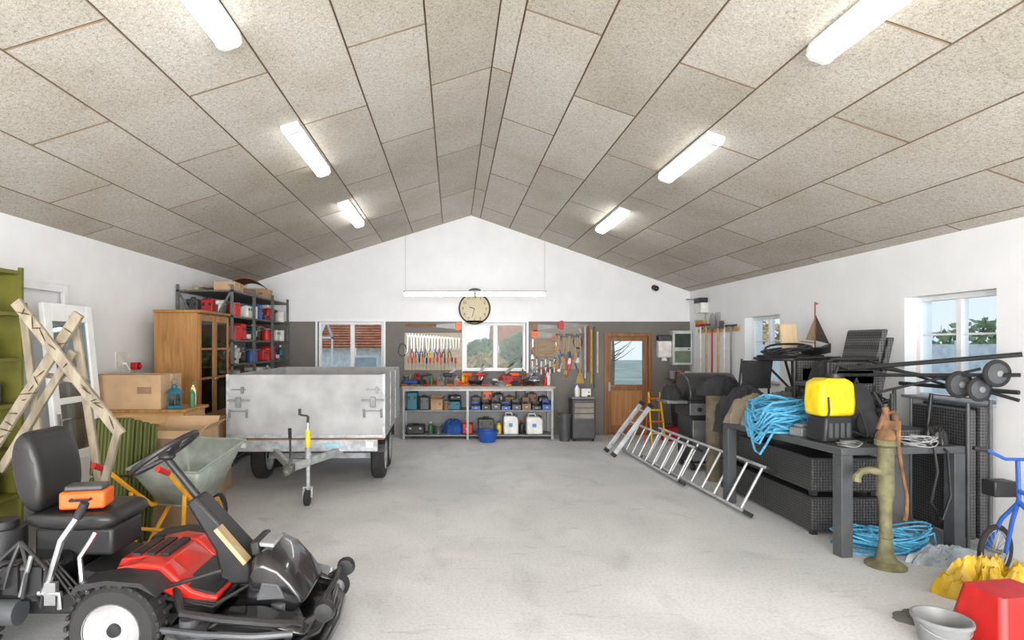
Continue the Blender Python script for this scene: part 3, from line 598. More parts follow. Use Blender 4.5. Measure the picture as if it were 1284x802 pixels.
# right wall long tools
solo(B().box(-.03,.002,-.75,.75,-.03,.03),'wall_rack','pale wooden rail holding garden tools on the right wall','rack',PINE,(XR,9.95,2.0),0)
def longtool(name,label,y,col,head,z0,z1,x=XR-.05):
    t=thing(name,label,'garden tool',(x,y,0),0,'garden tools hanging on the right wall')
    B().cyl((0,0,z0),(0,0,z1),.016,n=10).out('handle',col,t);B().box(0,.052,-.01,.01,2.04,2.06).out('hook',FRM,t)
    if head=='broom': B().box(-.03,.03,-.16,.16,z1,z1+.05).out('head',pl('red'),t,bev=.006);B().prism([(-.025,z1+.05),(.025,z1+.05),(.04,z1+.12),(-.04,z1+.12)],-.16,.16).out('bristles',M('straw',(186,154,90),.9,bump=.5),t)
    elif head=='rake':
        b=B().box(-.012,.012,-.18,.18,z1-.01,z1+.02)
        for i in range(9): b.cyl((0,-.17+i*.0425,z1),(-.06,-.17+i*.0425,z1),.005,n=6)
        b.out('head',FRM,t)
    elif head=='shovel': B().prism([(-.1,z1),(.1,z1),(.11,z1+.16),(.05,z1+.26),(0,z1+.29),(-.05,z1+.26),(-.11,z1+.16)],-.006,.006,'x').out('blade',STEEL,t)
    elif head=='fork':
        b=B().box(-.01,.01,-.09,.09,z1,z1+.02)
        for i in range(4): b.cyl((0,-.08+i*.053,z1+.02),(0,-.08+i*.053,z1+.27),.006,.003,n=6)
        b.out('tines',FRM,t)
    else: B().bar((0,0,z1),(-.03,0,z1+.05),.02,.02).box(-.05,-.04,-.07,.07,z1-.08,z1+.05).out('blade',FRM,t)
for i,(nm,h,c,z1) in enumerate((('broom','broom',pl('white'),2.08),('garden_rake','rake',PINE,2.1),('shovel','shovel',pl('red'),2.02),('garden_fork','fork',PINE,2.04),('hoe','hoe',pl('white'),2.1),('garden_rake','rake',pl('grey'),2.06))):
    longtool(nm,f'{nm.replace("_"," ")} with {["white","pale wood","red","pale wood","white","grey"][i]} handle, {ORD[i]} from the far corner on right wall',10.55-i*.23,c,h,.75+.05*(i%3),z1)
# ------------------------------------------------------------ rack with power tools
RX0,RX1,RY0,RY1=-3.98,-3.16,8.25,11.05
RG=M('rack_grey',(96,98,96),.5,.2)
LV=[.12,.62,1.12,1.47,1.82,2.17,2.54]
t=thing('storage_rack','tall dark grey metal storage rack beside the left wall window','shelving',(RX0,RY0,0))
W_,L_=RX1-RX0,RY1-RY0
for y in (0,L_/3,2*L_/3,L_):
    for x in (.02,W_-.02): B().box(x-.02,x+.02,max(0,y-.02),min(L_,y+.02),0,2.62).out('post',RG,t)
for z in LV: B().box(.0,W_,0,L_,z-.025,z).out('shelf',RG,t)
for p,q in (((.04,.0,1.2),(W_-.04,.0,2.5)),((W_-.04,0.006,1.2),(.04,0.006,2.5))): B().bar(p,q,.03,.006,(0,1,0)).out('brace',RG,t)
pat=['drill','case','can','grind','drill','bottle','case','drill','can']
colr=['red','white','white','red','blue','red','white','dark grey','silver','teal','red','white','black']
for li,z in enumerate(LV[2:6]):
    lv=["fourth","third","second","top"][li]
    for i in range(11):
        y=RY0+.16+i*.25;c=colr[(li*5+i*3)%13];kind=pat[(i*2+li*3)%9];lab=f'on the {lv} open rack level, {ORD[i]} from near end'
        if kind=='drill': drill(f'{c} power drill '+lab,(RX1-.2,y,z),.3*(i%3-1),c,'power tools on the rack')
        elif kind=='grind': grinder(f'{c} angle grinder '+lab,(RX1-.17,y-.03,z),0,c,'power tools on the rack')
        elif kind=='case': case(f'{c} tool case '+lab,(RX1-.2,y,z),PI/2,c,(.2,.25,.22+.03*(i%3)),'power tools on the rack')
        elif kind=='can': can(f'{c} paint can '+lab,(RX1-.14,y,z),c,'silver',.09,.2,'power tools on the rack')
        else: bottle(f'{c} bottle '+lab,(RX1-.12,y,z),c,'white',.05,.27,'power tools on the rack')
    if li<3:
        for i in range(4): carton(f'cardboard box behind the tools on the {lv} rack level, {ORD[i]} from near end',(RX1-.5,RY0+.5+i*.62,z),(.22,.4,.2+.04*((i+li)%3)),0,False,'boxes at the back of the rack')
for i,c in enumerate(('dark grey','red','white')): case(f'{c} tool case seen through the rack end, {ORD[i]} from wall',(RX0+.16+.22*i,RY0+.2,LV[5]) if i<2 else (RX0+.2,RY0+.6,LV[5]),0,c,(.18,.12,.27))
b=B()
V=[];F=[];nn=18
for i in range(nn+1):
    u=i/nn;x=-.34+.68*u;z=.01+.25*math.sin(u*PI*.8)
    for y in (-.42,.42):
        for dz in (0,.012): V.append((x,y,z+dz))
for i in range(nn):
    a=4*i;c=4*(i+1);F+=[(a,a+2,c+2,c),(a+1,c+1,c+3,a+3),(a,c,c+1,a+1),(a+2,a+3,c+3,c+2)]
F+=[(0,1,3,2),(4*nn,4*nn+2,4*nn+3,4*nn+1)]
solo(b.add(V,F),'bent_sheet','curved brown sheet of board lying on top of rack','sheet',CARD2,(-3.45,9.45,2.54),.2)
for i,(x,y,l,rz,h) in enumerate(((-3.7,8.75,.9,1.4,.04),(-3.55,8.7,.8,1.2,.03))): solo(B().box(-l/2,l/2,-.1,.1,0,h),'plank',f'{["wide","narrow"][i]} grey plank lying on the rack top near end','plank',ROUGH,(x,y,2.54+(.04 if i else 0)),rz)
carton('flat cardboard box on the rack top near end',(-3.34,8.56,2.54),(.3,.46,.13),.1,False)
solo(B().heap(.18,.2,.14,6.3),'folded_tarp','grey folded tarpaulin on rack top at the far end','tarpaulin',GREYC,(-3.6,10.78,2.54))
carton('small cardboard box on the rack top at far end',(-3.5,10.3,2.54),(.4,.4,.2),0,False)
solo(B().box(0,.012,-.15,.15,-.1,.1).cyl((.0,0,-.04),(.06,0,-.04),.02).tube([(.05,0,-.05),(.08,.02,-.12),(.03,.04,-.2)],.012),'wall_socket','white wall socket with plug on left wall beside cabinet','socket',pl('white'),(XL,6.95,1.56))
solo(B().box(0,.09,-.05,.05,-.06,.03).cyl((.09,0,-.02),(.12,0,-.02),.02),'wall_plug','red industrial plug fixed beside the white wall socket','plug',pl('red'),(XL,7.15,1.5),bev=.01)
# ------------------------------------------------------------ oak cabinet
t=thing('display_cabinet','tall oak display cabinet with glazed doors by left wall','cabinet',(-3.75,7.2,0));w,l,h=.57,.96,2.19
B().box(0,.02,0,l,.08,h-.04).box(.02,w-.025,0,.022,.08,h-.04).box(.02,w-.025,l-.022,l,.08,h-.04).box(.02,w-.025,.022,l-.022,.08,.1).box(.02,w-.025,.022,l-.022,h-.07,h-.04).out('carcass',OAK,t,bev=.003)
B().box(-.01,w+.02,-.02,l+.02,h-.04,h).out('cornice',OAK,t,bev=.012);B().box(.0,w,0,l,0,.08).out('plinth',OAK,t,bev=.006)
for z in (.85,1.25,1.65): B().box(.02,w-.05,.022,l-.022,z,z+.02).out('shelf',OAK,t)
for i in range(2):
    y0,y1=.005+i*(l/2),l/2-.005+i*(l/2)
    b=B()
    for a,c,d,e in ((y0,y0+.06,.78,h-.06),(y1-.06,y1,.78,h-.06),(y0+.06,y1-.06,.78,.86),(y0+.06,y1-.06,h-.14,h-.06),(y0+.06,y1-.06,1.3,1.33),(y0+.06,y1-.06,1.68,1.71)): b.box(w-.025,w,a,c,d,e)
    d_=b.out('door',OAK,t,bev=.004);B().box(w-.016,w-.012,y0+.06,y1-.06,.86,h-.14).out('pane',DGL,d_,ang=0);B().ball((w+.012,y1-.03 if i==0 else y0+.03,1.3),.014).out('knob',CHR,d_)
    d_=B().box(w-.025,w,y0,y1,.1,.55).box(w,w+.008,y0+.06,y1-.06,.16,.49).out('lower_door',OAK,t,bev=.004);B().ball((w+.015,y1-.03 if i==0 else y0+.03,.4),.014).out('knob',CHR,d_)
    d_=B().box(w-.025,w,y0,y1,.56,.77).out('drawer',OAK,t,bev=.004);B().ball((w+.012,(y0+y1)/2,.66),.014).out('knob',CHR,d_)
# ------------------------------------------------------------ chest of drawers, cartons
t=thing('chest_of_drawers','pine chest of drawers under the long cardboard box','chest of drawers',(-3.85,5.98,0))
B().box(0,1.03,.02,.55,.06,1.04).out('body',PINE,t,bev=.004);B().box(-.02,1.07,-.02,.57,1.04,1.075).out('top',OAK,t,bev=.008);B().box(.03,1.0,.04,.53,0,.06).out('plinth',PINE,t)
for i in range(4):
    d_=B().box(.03,1.0,0,.02,.09+i*.237,.31+i*.237).out('drawer',PINE,t,bev=.005)
    for x in (.25,.78): B().ball((x,-.014,.2+i*.237),.018).out('knob',OAK,d_)
carton('long closed cardboard box on the pine chest of drawers',(-3.43,6.22,1.075),(.76,.46,.36),0,False)
t=thing('lantern','dark blue metal lantern on the pine chest','lantern',(-2.95,6.08,1.075))
B().lathe([(.075,0),(.085,.01),(.08,.03),(.06,.04)],n=6).out('base',pl('teal'),t);B().lathe([(.058,.04),(.07,.09),(.058,.16)],n=6).out('glass',DGL,t);b=B()
for k in range(6):
    a=PI/3*k;b.tube([(.06*math.cos(a),.06*math.sin(a),.035),(.072*math.cos(a),.072*math.sin(a),.09),(.06*math.cos(a),.06*math.sin(a),.165)],.005,6)
b.out('cage',pl('teal'),t);B().lathe([(.085,.16),(.07,.19),(.03,.22),(.03,.25),(.01,.255)],n=12).torus((0,0,.285),.03,.004,'y',16,6).out('roof',pl('teal'),t)
bottle('green bottle with yellow cap beside the lantern on the chest',(-2.83,6.23,1.075),'green','yellow',.03,.22)
bottle('white bottle with green cap behind the lantern on chest',(-2.9,6.41,1.075),'white','green',.03,.26)
carton('cardboard box standing upright on floor under the open box',(-2.7,5.72,0),(.54,.42,.5),0,False)
carton('open cardboard box stacked before the chest of drawers',(-2.7,5.72,.5),(.54,.4,.42),.0,True)
carton('cardboard box on floor beside the trailer and oak cabinet',(-2.93,6.9,0),(.36,.46,.46),0,False)
carton('closed cardboard box stacked by the oak cabinet doors',(-2.93,6.9,.46),(.34,.42,.42),.1,False)
# ------------------------------------------------------------ olive shelf unit and striped cushions
t=thing('metal_shelf','tall olive green metal shelf unit at left photo edge','shelving',(-3.98,3.74,0))
for x in (.0,.31):
    for y in (0,1.1): B().box(x,x+.03,y,y+.03,0,2.4).out('post',OLV,t)
for z in (.1,.5,.88,1.26,1.64,2.02,2.37): B().box(.005,.335,.0,1.13,z-.03,z).out('shelf',OLV,t)
B().box(0,.006,.03,1.1,.1,2.37).out('back_panel',OLV,t);B().box(.03,.31,1.118,1.124,.1,2.37).out('side_panel',OLV,t)
for i,(z,y,c) in enumerate(((.88,.75,'black'),(1.26,.85,'dark grey'),(.5,.8,'black'),(1.64,.7,'black'))): case(f'{c} case on the olive metal shelf, {ORD[i]} placed',(-3.82,3.74+y,z),PI/2,c,(.3,.2,.2))
STR=STRIPE('green_stripes',(58,66,28),(98,102,52),10)
for i in range(4):
    t=thing('seat_cushion',f'green striped garden cushion standing upright, {ORD[i]} from the front','cushion',(-2.93+.02*i,4.84+.095*i,.005),.06,'striped cushions leaning by the wheelbarrow');t.rotation_euler=(-.13,0,.06)
    B().box(-.17,.17,-.035,.035,0,.62-.015*i).out('seat_pad',STR,t,bev=.03);B().box(-.17,.17,-.035,.035,.625-.015*i,1.12-.03*i).out('back_pad',STR,t,bev=.03)
# white door leaning at left wall
t=thing('glazed_door','white glazed door leaning against left wall behind the trestle','door',(-3.5,5.2,0));t.rotation_euler=(0,-.1,0)
b=B();
for a,c,d,e in ((0,.1,0,2.15),(.6,.7,0,2.15),(.1,.6,0,.75),(.1,.6,1.98,2.15),(.1,.6,1.2,1.26)): b.box(-.05,0,a,c,d,e)
b.out('frame',PVC,t,bev=.006);B().box(-.028,-.022,.1,.6,.75,1.98).out('pane',GLASSM('door_glass',(206,214,216),.1),t);B().box(0,.012,.16,.54,.1,.68).out('panel',PVC,t,bev=.01)
B().box(0,.02,.03,.06,.95,1.12).cyl((.04,.045,1.06),(.04,.16,1.06),.01).cyl((0,.045,1.06),(.04,.045,1.06),.01).out('handle',STEEL,t)
t=thing('loose_window','white window frame leaning against the left wall behind glazed door','window frame',(-3.8,5.03,0));t.rotation_euler=(0,-.06,0)
b=B()
for a,c,d,e in ((0,.07,0,2.36),(.78,.85,0,2.36),(.07,.78,0,.08),(.07,.78,2.28,2.36)): b.box(-.04,0,a,c,d,e)
b.out('frame',WHT,t,bev=.006)
# wooden trestle
t=thing('wooden_trestle','rustic folding trestle of crossed weathered slats behind the mower','trestle',(-3.0,4.35,0))
def beam(p,q,D1,D2,w=.1,h=.05):
    a=PX(*p,D1)-Vector((-3.0,4.35,0));c=PX(*q,D2)-Vector((-3.0,4.35,0));return B().bar(a,c,w,h,(0,1,0)).out('slat',ROUGH,t,bev=.005)
S_=.08
beam((20,378),(152,545),4.28,4.3,S_,.035);beam((99,393),(-8,560),4.36,4.36,S_,.035);beam((92,440),(0,590),4.42,4.42,.06,.03)
beam((92,395),(124,600),4.5,4.5,.06,.03);beam((28,380),(50,560),4.48,4.46,.06,.03)
beam((148,540),(100,724),4.3,4.3,.055,.035);beam((124,598),(146,706),4.5,4.6,.055,.035);beam((50,558),(66,712),4.46,4.5,.055,.035);beam((-8,558),(-20,722),4.36,4.345,.055,.035);beam((58,470),(112,480),4.5,4.45,.04,.03)
for i in range(26):
    u=R.random();p=PX(20+132*u,378+167*u,4.25) if i%2 else PX(99-107*u,393+167*u,4.33)
    p-=Vector((-3.0,4.35,0));d=Vector((R.uniform(-1,1),R.uniform(-.6,.1),R.uniform(-1,1))).normalized()*R.uniform(.03,.06);B().tube([p-d,p,p+d],[.002,.005,.002],5).out('twig',M('bramble',(74,62,46),.9),t)
# ------------------------------------------------------------ trailer
def tyre(t,c,R_,w,ax,rim,hubm,lug=0,name='wheel'):
    cx=Vector(c);o=B();pr=[(R_*.62,-w/2),(R_*.9,-w/2),(R_,-w*.34),(R_,w*.34),(R_*.9,w/2),(R_*.62,w/2)]
    o.lathe(pr,c,32,ax,True)
    if lug:
        for i in range(lug):
            a=2*PI*i/lug
            for s in (-1,1):
                m=Matrix.Translation(cx)@(Matrix.Rotation(a+s*.06,4,'Y') if ax=='y' else Matrix.Rotation(a+s*.06,4,'X'))
                if ax=='y': o.box(-.012,.012,s*w*.25-w*.22,s*w*.25+w*.22,R_-.004,R_+.012,m)
                else: o.box(s*w*.25-w*.22,s*w*.25+w*.22,-.012,.012,R_-.004,R_+.012,m)
    ty=o.out(name,RUB,t)
    B().lathe([(.01,-w*.3),(R_*.3,-w*.32),(R_*.36,-w*.18),(R_*.55,-w*.3),(R_*.64,-w*.52),(R_*.64,w*.52),(R_*.55,w*.3),(R_*.36,w*.18),(R_*.3,w*.32),(.01,w*.3)],c,28,ax).out('rim',rim,ty)
    B().lathe([(.01,-w*.42),(R_*.14,-w*.4),(R_*.16,-w*.3),(R_*.16,w*.3),(R_*.14,w*.4),(.01,w*.42)],c,16,ax).out('hub',hubm,ty)
    return ty
t=thing('car_trailer','grey box trailer with tandem wheels parked before the workbench','trailer',(-1.715,6.7,0),.02);HW=.91;TL=2.4
B().box(-HW,HW,0,.03,.70,1.4).out('front_board',PLY,t,bev=.003)
B().box(-HW-.012,-HW+.02,-.008,.038,.66,1.405).box(HW-.02,HW+.012,-.008,.038,.66,1.405).box(-HW,HW,-.008,.036,.665,.70).out('corner_frame',GALV,t)
for x0,x1 in ((-HW,-HW+.03),(HW-.03,HW)):
    B().box(x0,x1,.04,TL,.70,1.06).out('side_board',PLY,t,bev=.003);B().box(x0,x1,.04,TL,1.068,1.4).out('side_board',PLY,t,bev=.003)
    xo=x0-.012 if x0<0 else x1;B().box(xo,xo+.012,.04,TL,.66,.70).box(xo,xo+.012,.75,.82,.66,1.39).box(xo,xo+.012,1.55,1.62,.66,1.39).out('side_rail',GALV,t)
B().box(-HW,HW,TL,TL+.03,.70,1.4).out('tailboard',PLY,t,bev=.003);B().box(-HW,HW,.0,TL,.64,.67).out('floor_panel',DARKW,t)
DST=M('dull_steel',(128,130,132),.55,.4)
for s in (-1,1):
    x=s*(HW-.13)
    B().box(x-.13,x+.13,-.018,0,1.09,1.115).box(x-.03,x+.03,-.03,0,1.02,1.14).out('latch',DST,t,bev=.003);B().box(x-.1,x+.1,-.012,0,.97,.985).cyl((x-.1,-.02,.9),(x-.1,-.02,1.0),.012).cyl((x+.1,-.02,.9),(x+.1,-.02,1.0),.012).out('hinge',DST,t)
    B().box(x-.08,x+.08,-.012,0,1.22,1.235).box(x+.03,x+.06,-.024,0,1.18,1.26).out('clip',DST,t)
B().box(-.83,.83,.02,.08,.5,.64).box(-.7,-.64,.08,TL-.05,.52,.64).box(.64,.7,.08,TL-.05,.52,.64).box(-.83,.83,TL-.1,TL-.04,.52,.64).out('chassis',GALV,t,bev=.004)
for y in (.88,1.56):
    B().box(-.68,.68,y-.035,y+.035,.26,.33).out('axle',GALV,t)
    for s in (-1,1): tyre(t,(s*.76,y,.3),.3,.17,'x',GALV,BLK)
for s in (-1,1):
    b=B();pts=[]
    for i in range(13):
        a=PI*i/12;pts.append((1.22-.72*math.cos(a)*(1),.40+.235*min(1,1.6*math.sin(a))))
    for (y0,z0),(y1,z1) in zip(pts,pts[1:]): b.bar((s*.77,y0,z0),(s*.77,y1,z1),.2,.006,(0,0,1) if abs(y1-y0)>.02 else (0,1,0))
    b.out('mudguard',BLK,t)
for s in (-1,1): B().bar((s*.4,.1,.5),(s*.03,-.6,.46),.05,.08).out('drawbar_arm',GALV,t,bev=.006)
B().box(-.05,.05,-.66,-.42,.42,.5).out('drawbar',GALV,t,bev=.006)
B().box(-.045,.045,-.8,-.64,.42,.5).ball((0,-.82,.45),(.055,.065,.05)).bar((0,-.74,.5),(0,-.58,.6),.03,.025).out('coupling',M('cast_steel',(110,110,110),.5,.5),t,bev=.008)
B().bar((-.05,-.5,.5),(-.08,-.4,.72),.025,.03).cyl((-.08,-.4,.72),(-.1,-.34,.82),.02).out('brake_lever',BLK,t)
jw=B().cyl((.12,-.42,.14),(.12,-.42,.9),.024).cyl((.12,-.42,.45),(.12,-.42,.62),.034).out('jockey_stem',GALV,t);B().cyl((.12,-.42,.9),(.12,-.42,.97),.014).cyl((.12,-.42,.97),(.03,-.42,.985),.01).cyl((.03,-.42,.985),(.03,-.42,1.05),.015).out('crank',BLK,jw)
B().cyl((.12,-.42,.63),(.12,-.42,.82),.028).out('warning_sleeve',pl('yellow'),jw)
B().lathe([(.02,-.03),(.07,-.03),(.085,-.02),(.085,.02),(.07,.03),(.02,.03)],(.12,-.45,.085),24,'x').out('jockey_wheel',RUB,jw);B().bar((.075,-.42,.2),(.075,-.45,.085),.02,.006).bar((.165,-.42,.2),(.165,-.45,.085),.02,.006).box(.07,.17,-.45,-.39,.19,.205).out('fork',GALV,jw)
B().box(.18,.38,.01,.02,.55,.6).out('plate',M('pale_blue',(150,190,206),.5),t)
for s in (-1,1): B().box(s*.74-.04,s*.74+.04,-.01,.02,.55,.61).out('marker_lamp',pl('white'),t)
# ------------------------------------------------------------ wheelbarrow
t=thing('wheelbarrow','grey wheelbarrow with yellow frame and red grips behind the mower','wheelbarrow',(-2.3,5.0,0),math.radians(78));t.scale=(.74,.92,.95)
def loft(b,A,Bq):
    n=len(A);b.add([Vector(v) for v in A+Bq],[(i,(i+1)%n,n+(i+1)%n,n+i) for i in range(n)])
def rrect(x0,x1,w0,w1,z0,z1):
    p=[]
    for x,y in ((x0,-w0),(x0,w0),(x1,w1),(x1,-w1)): p.append((x,y,z0 if x==x0 else z1))
    return p
b=B();loft(b,rrect(-.45,.5,.36,.34,.76,.92),rrect(-.22,.28,.2,.17,.42,.46));b.add([Vector(v) for v in rrect(-.22,.28,.2,.17,.42,.46)],[(0,1,2,3)])
tr_=b.out('tray',GREYT,t,bev=.03);sd=tr_.modifiers.new('sol','SOLIDIFY');sd.thickness=.012
b=B();p=rrect(-.45,.5,.36,.34,.76,.92);b.tube([Vector(v) for v in p],.012,8,True);b.out('rim',GREYT,t)
for s in (-1,1):
    B().tube([(.55,s*.06,.2),(.3,s*.14,.38),(-.25,s*.24,.42),(-.6,s*.28,.66),(-.85,s*.3,.84)],.021).out('frame_tube',YFR,t);B().cyl((-.82,s*.299,.82),(-.98,s*.305,.88),.025).out('grip',pl('red'),t)
    B().tube([(.05,s*.2,.41),(-.3,s*.23,.1),(-.36,s*.23,.022),(-.5,s*.23,.022),(-.52,s*.27,.58)],.02).out('leg',YFR,t)
B().tube([(-.44,-.24,.25),(-.44,.24,.25)],.016).out('cross_bar',YFR,t)
tyre(t,(.52,0,.19),.19,.09,'y',FRM,BLK)
# ------------------------------------------------------------ ride-on mower, forward = +x
MO=(-1.6,3.45,0)
t=thing('riding_mower','red and black ride-on mower with black seat at front left','lawn mower',MO)
RIMG=M('rim_grey',(186,186,188),.4,.35)
for x in (-.18,-1.1):
    for y in (-.38,.38): tyre(t,(x,y,.25),.238,.17,'y',RIMG,BLK,26)
B().box(-1.35,.25,-.2,.2,.22,.36).out('chassis',BLK,t,bev=.02)
B().box(-1.4,-.55,-.34,.34,.34,.58).out('engine_cover',GLB,t,bev=.05);b=B()
for i in range(6): b.box(-1.35+.13*i,-1.27+.13*i,-.352,-.33,.4,.55)
b.out('vent',BLK,t);B().cyl((-.95,-.2,.58),(-.95,-.2,.72),.12).cyl((-.95,-.2,.72),(-.95,-.2,.76),.08).out('air_filter',BLK,t)
for a in range(4): B().tube([(-.7-.1*a,-.3,.42),(-.6-.1*a,-.38,.35+.05*a),(-.58-.1*a,-.37,.55),(-.75,-.33,.68)],.011).out('hose',BLK,t)
B().cyl((-1.2,-.33,.3),(-.75,-.33,.3),.07).out('muffler',FRM,t);B().cyl((-1.0,-.36,.5),(-1.0,-.33,.5),.09).out('flywheel_cover',STEEL,t)
B().tube([(-.5+.012*k,-.31+.022*math.sin(k*1.3),.40+.022*math.cos(k*1.3)) for k in range(24)],.004,5).out('spring',STEEL,t)
fp=[(-.34,.38),(-.32,.46),(-.25,.52),(-.12,.545),(.0,.53),(.09,.45),(.16,.395),(.24,.37),(.3,.365),(.3,.335),(.13,.335),(.05,.36),(-.04,.40),(-.14,.43),(-.24,.42),(-.29,.38)]
for s in (-1,1): B().prism(fp,s*.16,s*.285).out('fender',REDP,t,bev=.012)
B().prism([(-.5,.36),(-.5,.5),(-.1,.42),(.22,.34),(.3,.28),(-.5,.28)],-.25,.25).out('body_frame',BLK,t,bev=.02)
for s in (-1,1): B().prism([(-.4,.44),(-.36,.5),(-.2,.525),(-.02,.51),(.06,.44),(-.04,.49),(-.2,.5),(-.34,.475)],s*.29,s*.47).out('wheel_arch',BLK,t)
B().prism([(-.33,.46),(-.3,.525),(-.16,.54),(-.01,.525),(.085,.44),(.16,.385),(.3,.358),(.3,.34),(-.33,.42)],-.162,.162).out('red_body',REDP,t,bev=.012)
for k in range(3): B().box(-.25+.08*k,-.2+.08*k,-.14,.14,.53,.55).out('tread_strip',BLK,t)
B().prism([(.1,.43),(.16,.405),(.28,.378),(.28,.365),(.16,.39),(.1,.415)],-.27,.27).out('foot_plate',BLK,t)
B().box(-.8,-.35,-.16,.16,.54,.70).out('seat_mount',BLK,t,bev=.02)
def soft(pts,a,c,name,sub=2,mat=LEA):
    b=B();n=len(pts);W=[a,a+.04,a+.12,(a+c)/2,c-.12,c-.04,c]
    cx=sum(p[0] for p in pts)/n;cz=sum(p[1] for p in pts)/n
    V=[];F=[]
    for i,w in enumerate(W):
        k=.8 if i in (0,6) else 1.
        for u,v in pts: V.append(Vector((cx+(u-cx)*k,w,cz+(v-cz)*k)))
    for i in range(6):
        for j in range(n): F.append((i*n+j,i*n+(j+1)%n,(i+1)*n+(j+1)%n,(i+1)*n+j))
    F+=[tuple(range(n)),tuple(6*n+j for j in range(n))]
    return b.add(V,F).out(name,mat,t,sub=sub)
soft([(-.84,.70),(-.5,.685),(-.33,.70),(-.30,.76),(-.36,.805),(-.55,.79),(-.78,.80),(-.86,.77)],-.22,.22,'seat_cushion')
soft([(-.82,.76),(-.74,.80),(-.73,.95),(-.755,1.1),(-.80,1.22),(-.86,1.265),(-.925,1.21),(-.93,1.05),(-.895,.88)],-.2,.2,'seat_backrest')
st=Vector((-.13,0,1.10));m=Euler((0,-.62,0)).to_matrix()
sw=B().torus(st,.205,.017,'z',36,8,m).out('steering_wheel',BLK,t)
b=B()
for a in (PI/2,PI*7/6,PI*11/6): b.bar(st+m@Vector((0,0,-.03)),st+m@Vector((.2*math.cos(a),.2*math.sin(a),0)),.03,.012)
b.ball(st+m@Vector((0,0,-.02)),(.05,.05,.03)).out('spoke',BLK,sw)
B().cyl(st+Vector((.01,0,-.03)),(.1,0,.8),.022).out('steering_shaft',BLK,t)
B().prism([(.03,.82),(.09,.86),(.38,.55),(.44,.34),(.24,.34),(.2,.54)],-.085,.085).out('steering_column',BLK,t,bev=.02)
hp=[(.42,.27),(.44,.49),(.475,.56),(.53,.575),(.62,.53),(.70,.44),(.78,.32),(.72,.25),(.45,.25)]
b=B();n=len(hp);V=[];F=[];W=[(-.23,.8),(-.19,.97),(-.08,1),(.08,1),(.19,.97),(.23,.8)]
for w,kk in W:
    for u,v in hp: V.append(Vector((.55+(u-.55)*(kk*.5+.5),w,.25+(v-.25)*kk)))
for i in range(5):
    for j in range(n): F.append((i*n+j,i*n+(j+1)%n,(i+1)*n+(j+1)%n,(i+1)*n+j))
F+=[tuple(range(n)),tuple(5*n+j for j in range(n))];b.add(V,F).out('front_cowl',GLB,t,bev=.012,ang=50)
B().bx((.505,-.0,.58),(.1,.2,.025),(0,.1,0)).out('headlight',M('lamp_grey',(150,152,155),.25),t,bev=.008)
B().bx((.45,-.0,.565),(.05,.24,.08),(0,-.2,0)).out('dashboard',BLK,t,bev=.01)
B().prism([(.5,.32),(.53,.42),(.62,.41),(.66,.33)],-.242,-.22).out('cowl_trim',M('trim_grey',(84,86,89),.3),t,bev=.006)
for s in (-1,1): B().prism([(.3,.26),(.36,.31),(.55,.315),(.76,.265),(.83,.22),(.3,.2)],s*.27,s*.44).out('side_guard',GLB,t,bev=.02)
dp=[(-.02,-.46),(.1,-.52),(.5,-.56),(.8,-.5),(.9,-.3),(.92,0),(.9,.3),(.8,.5),(.5,.56),(-.02,.5)]
B().prism(dp,.06,.13,'z').prism([(x*.92+.03,y*.88) for x,y in dp],.13,.19,'z').out('mower_deck',GLB,t,bev=.02)
for x,y in ((.2,-.4),(.62,-.2),(.2,.4)): B().lathe([(.13,.19),(.11,.24),(.05,.26),(.05,.3),(.01,.3)],(x,y,0)).out('spindle_cover',FRM,t)
B().tube([(.2,-.28,.24),(.62,-.08,.24),(.7,-.2,.24),(.62,-.32,.24),(.2,-.52,.24),(.08,-.4,.24)],.008,6,True).out('drive_belt',RUB,t)
for y in (-.45,.45):
    tyre(t,(.8,y*1.22,.08),.08,.05,'y',RIMG,BLK,0,'gauge_wheel');B().bar((.8,y*1.22,.13),(.72,y*.95,.24),.03,.02).out('wheel_bracket',BLK,t)
    B().lathe([(.01,-.04),(.05,-.035),(.06,0),(.05,.035),(.01,.04)],(.9,y*.7,.3),16,'y').out('bumper_roller',BLK,t);B().bar((.76,y*.7,.22),(.9,y*.7,.3),.03,.025).out('roller_arm',BLK,t)
B().tube([(.06,-.26,.4),(.18,-.44,.34),(.4,-.48,.33),(.64,-.46,.3),(.78,-.37,.25)],.022).out('deck_arm',BLK,t);B().tube([(.0,-.4,.24),(.3,-.5,.26),(.58,-.52,.26),(.76,-.45,.24)],.018).out('deck_tube',FRM,t);B().tube([(.02,-.47,.14),(.05,-.56,.2),(.3,-.6,.19),(.6,-.59,.17)],.013).out('guard_bar',BLK,t)
B().tube([(.8,-.34,.2),(.88,-.2,.33),(.9,0,.35),(.88,.2,.33),(.8,.34,.2)],.016).out('front_bumper',BLK,t)
B().tube([(-.42,-.36,.82),(-.5,-.37,.7),(-.56,-.37,.5),(-.6,-.37,.42)],.018).tube([(-.62,-.37,.42),(-.5,-.38,.42),(-.5,-.38,.34)],.016).out('lift_lever',CHR,t)
B().cyl((-.42,-.36,.82),(-.38,-.36,.9),.024).out('lever_grip',BLK,t);B().tube([(-.7,-.36,.5),(-.66,-.37,.62),(-.72,-.37,.4)],.012).out('linkage',STEEL,t);B().box(-.58,-.52,-.39,-.36,.36,.48).out('linkage',STEEL,t)
B().tube([(-.36,-.3,.72),(-.42,-.34,.6),(-.4,-.35,.46)],.014).out('seat_lever',CHR,t)
B().tube([(.02,-.30,.42),(.2,-.33,.48),(.34,-.32,.52)],.012).out('pedal_rod',BLK,t)
for k in range(3): B().tube([(-.6,-.3-.02*k,.58),(-.4,-.33-.02*k,.4-.03*k),(-.1,-.3,.38),(.3,-.28-.03*k,.33),(.45,-.22,.4)],.007,6).out('cable',BLK,t)
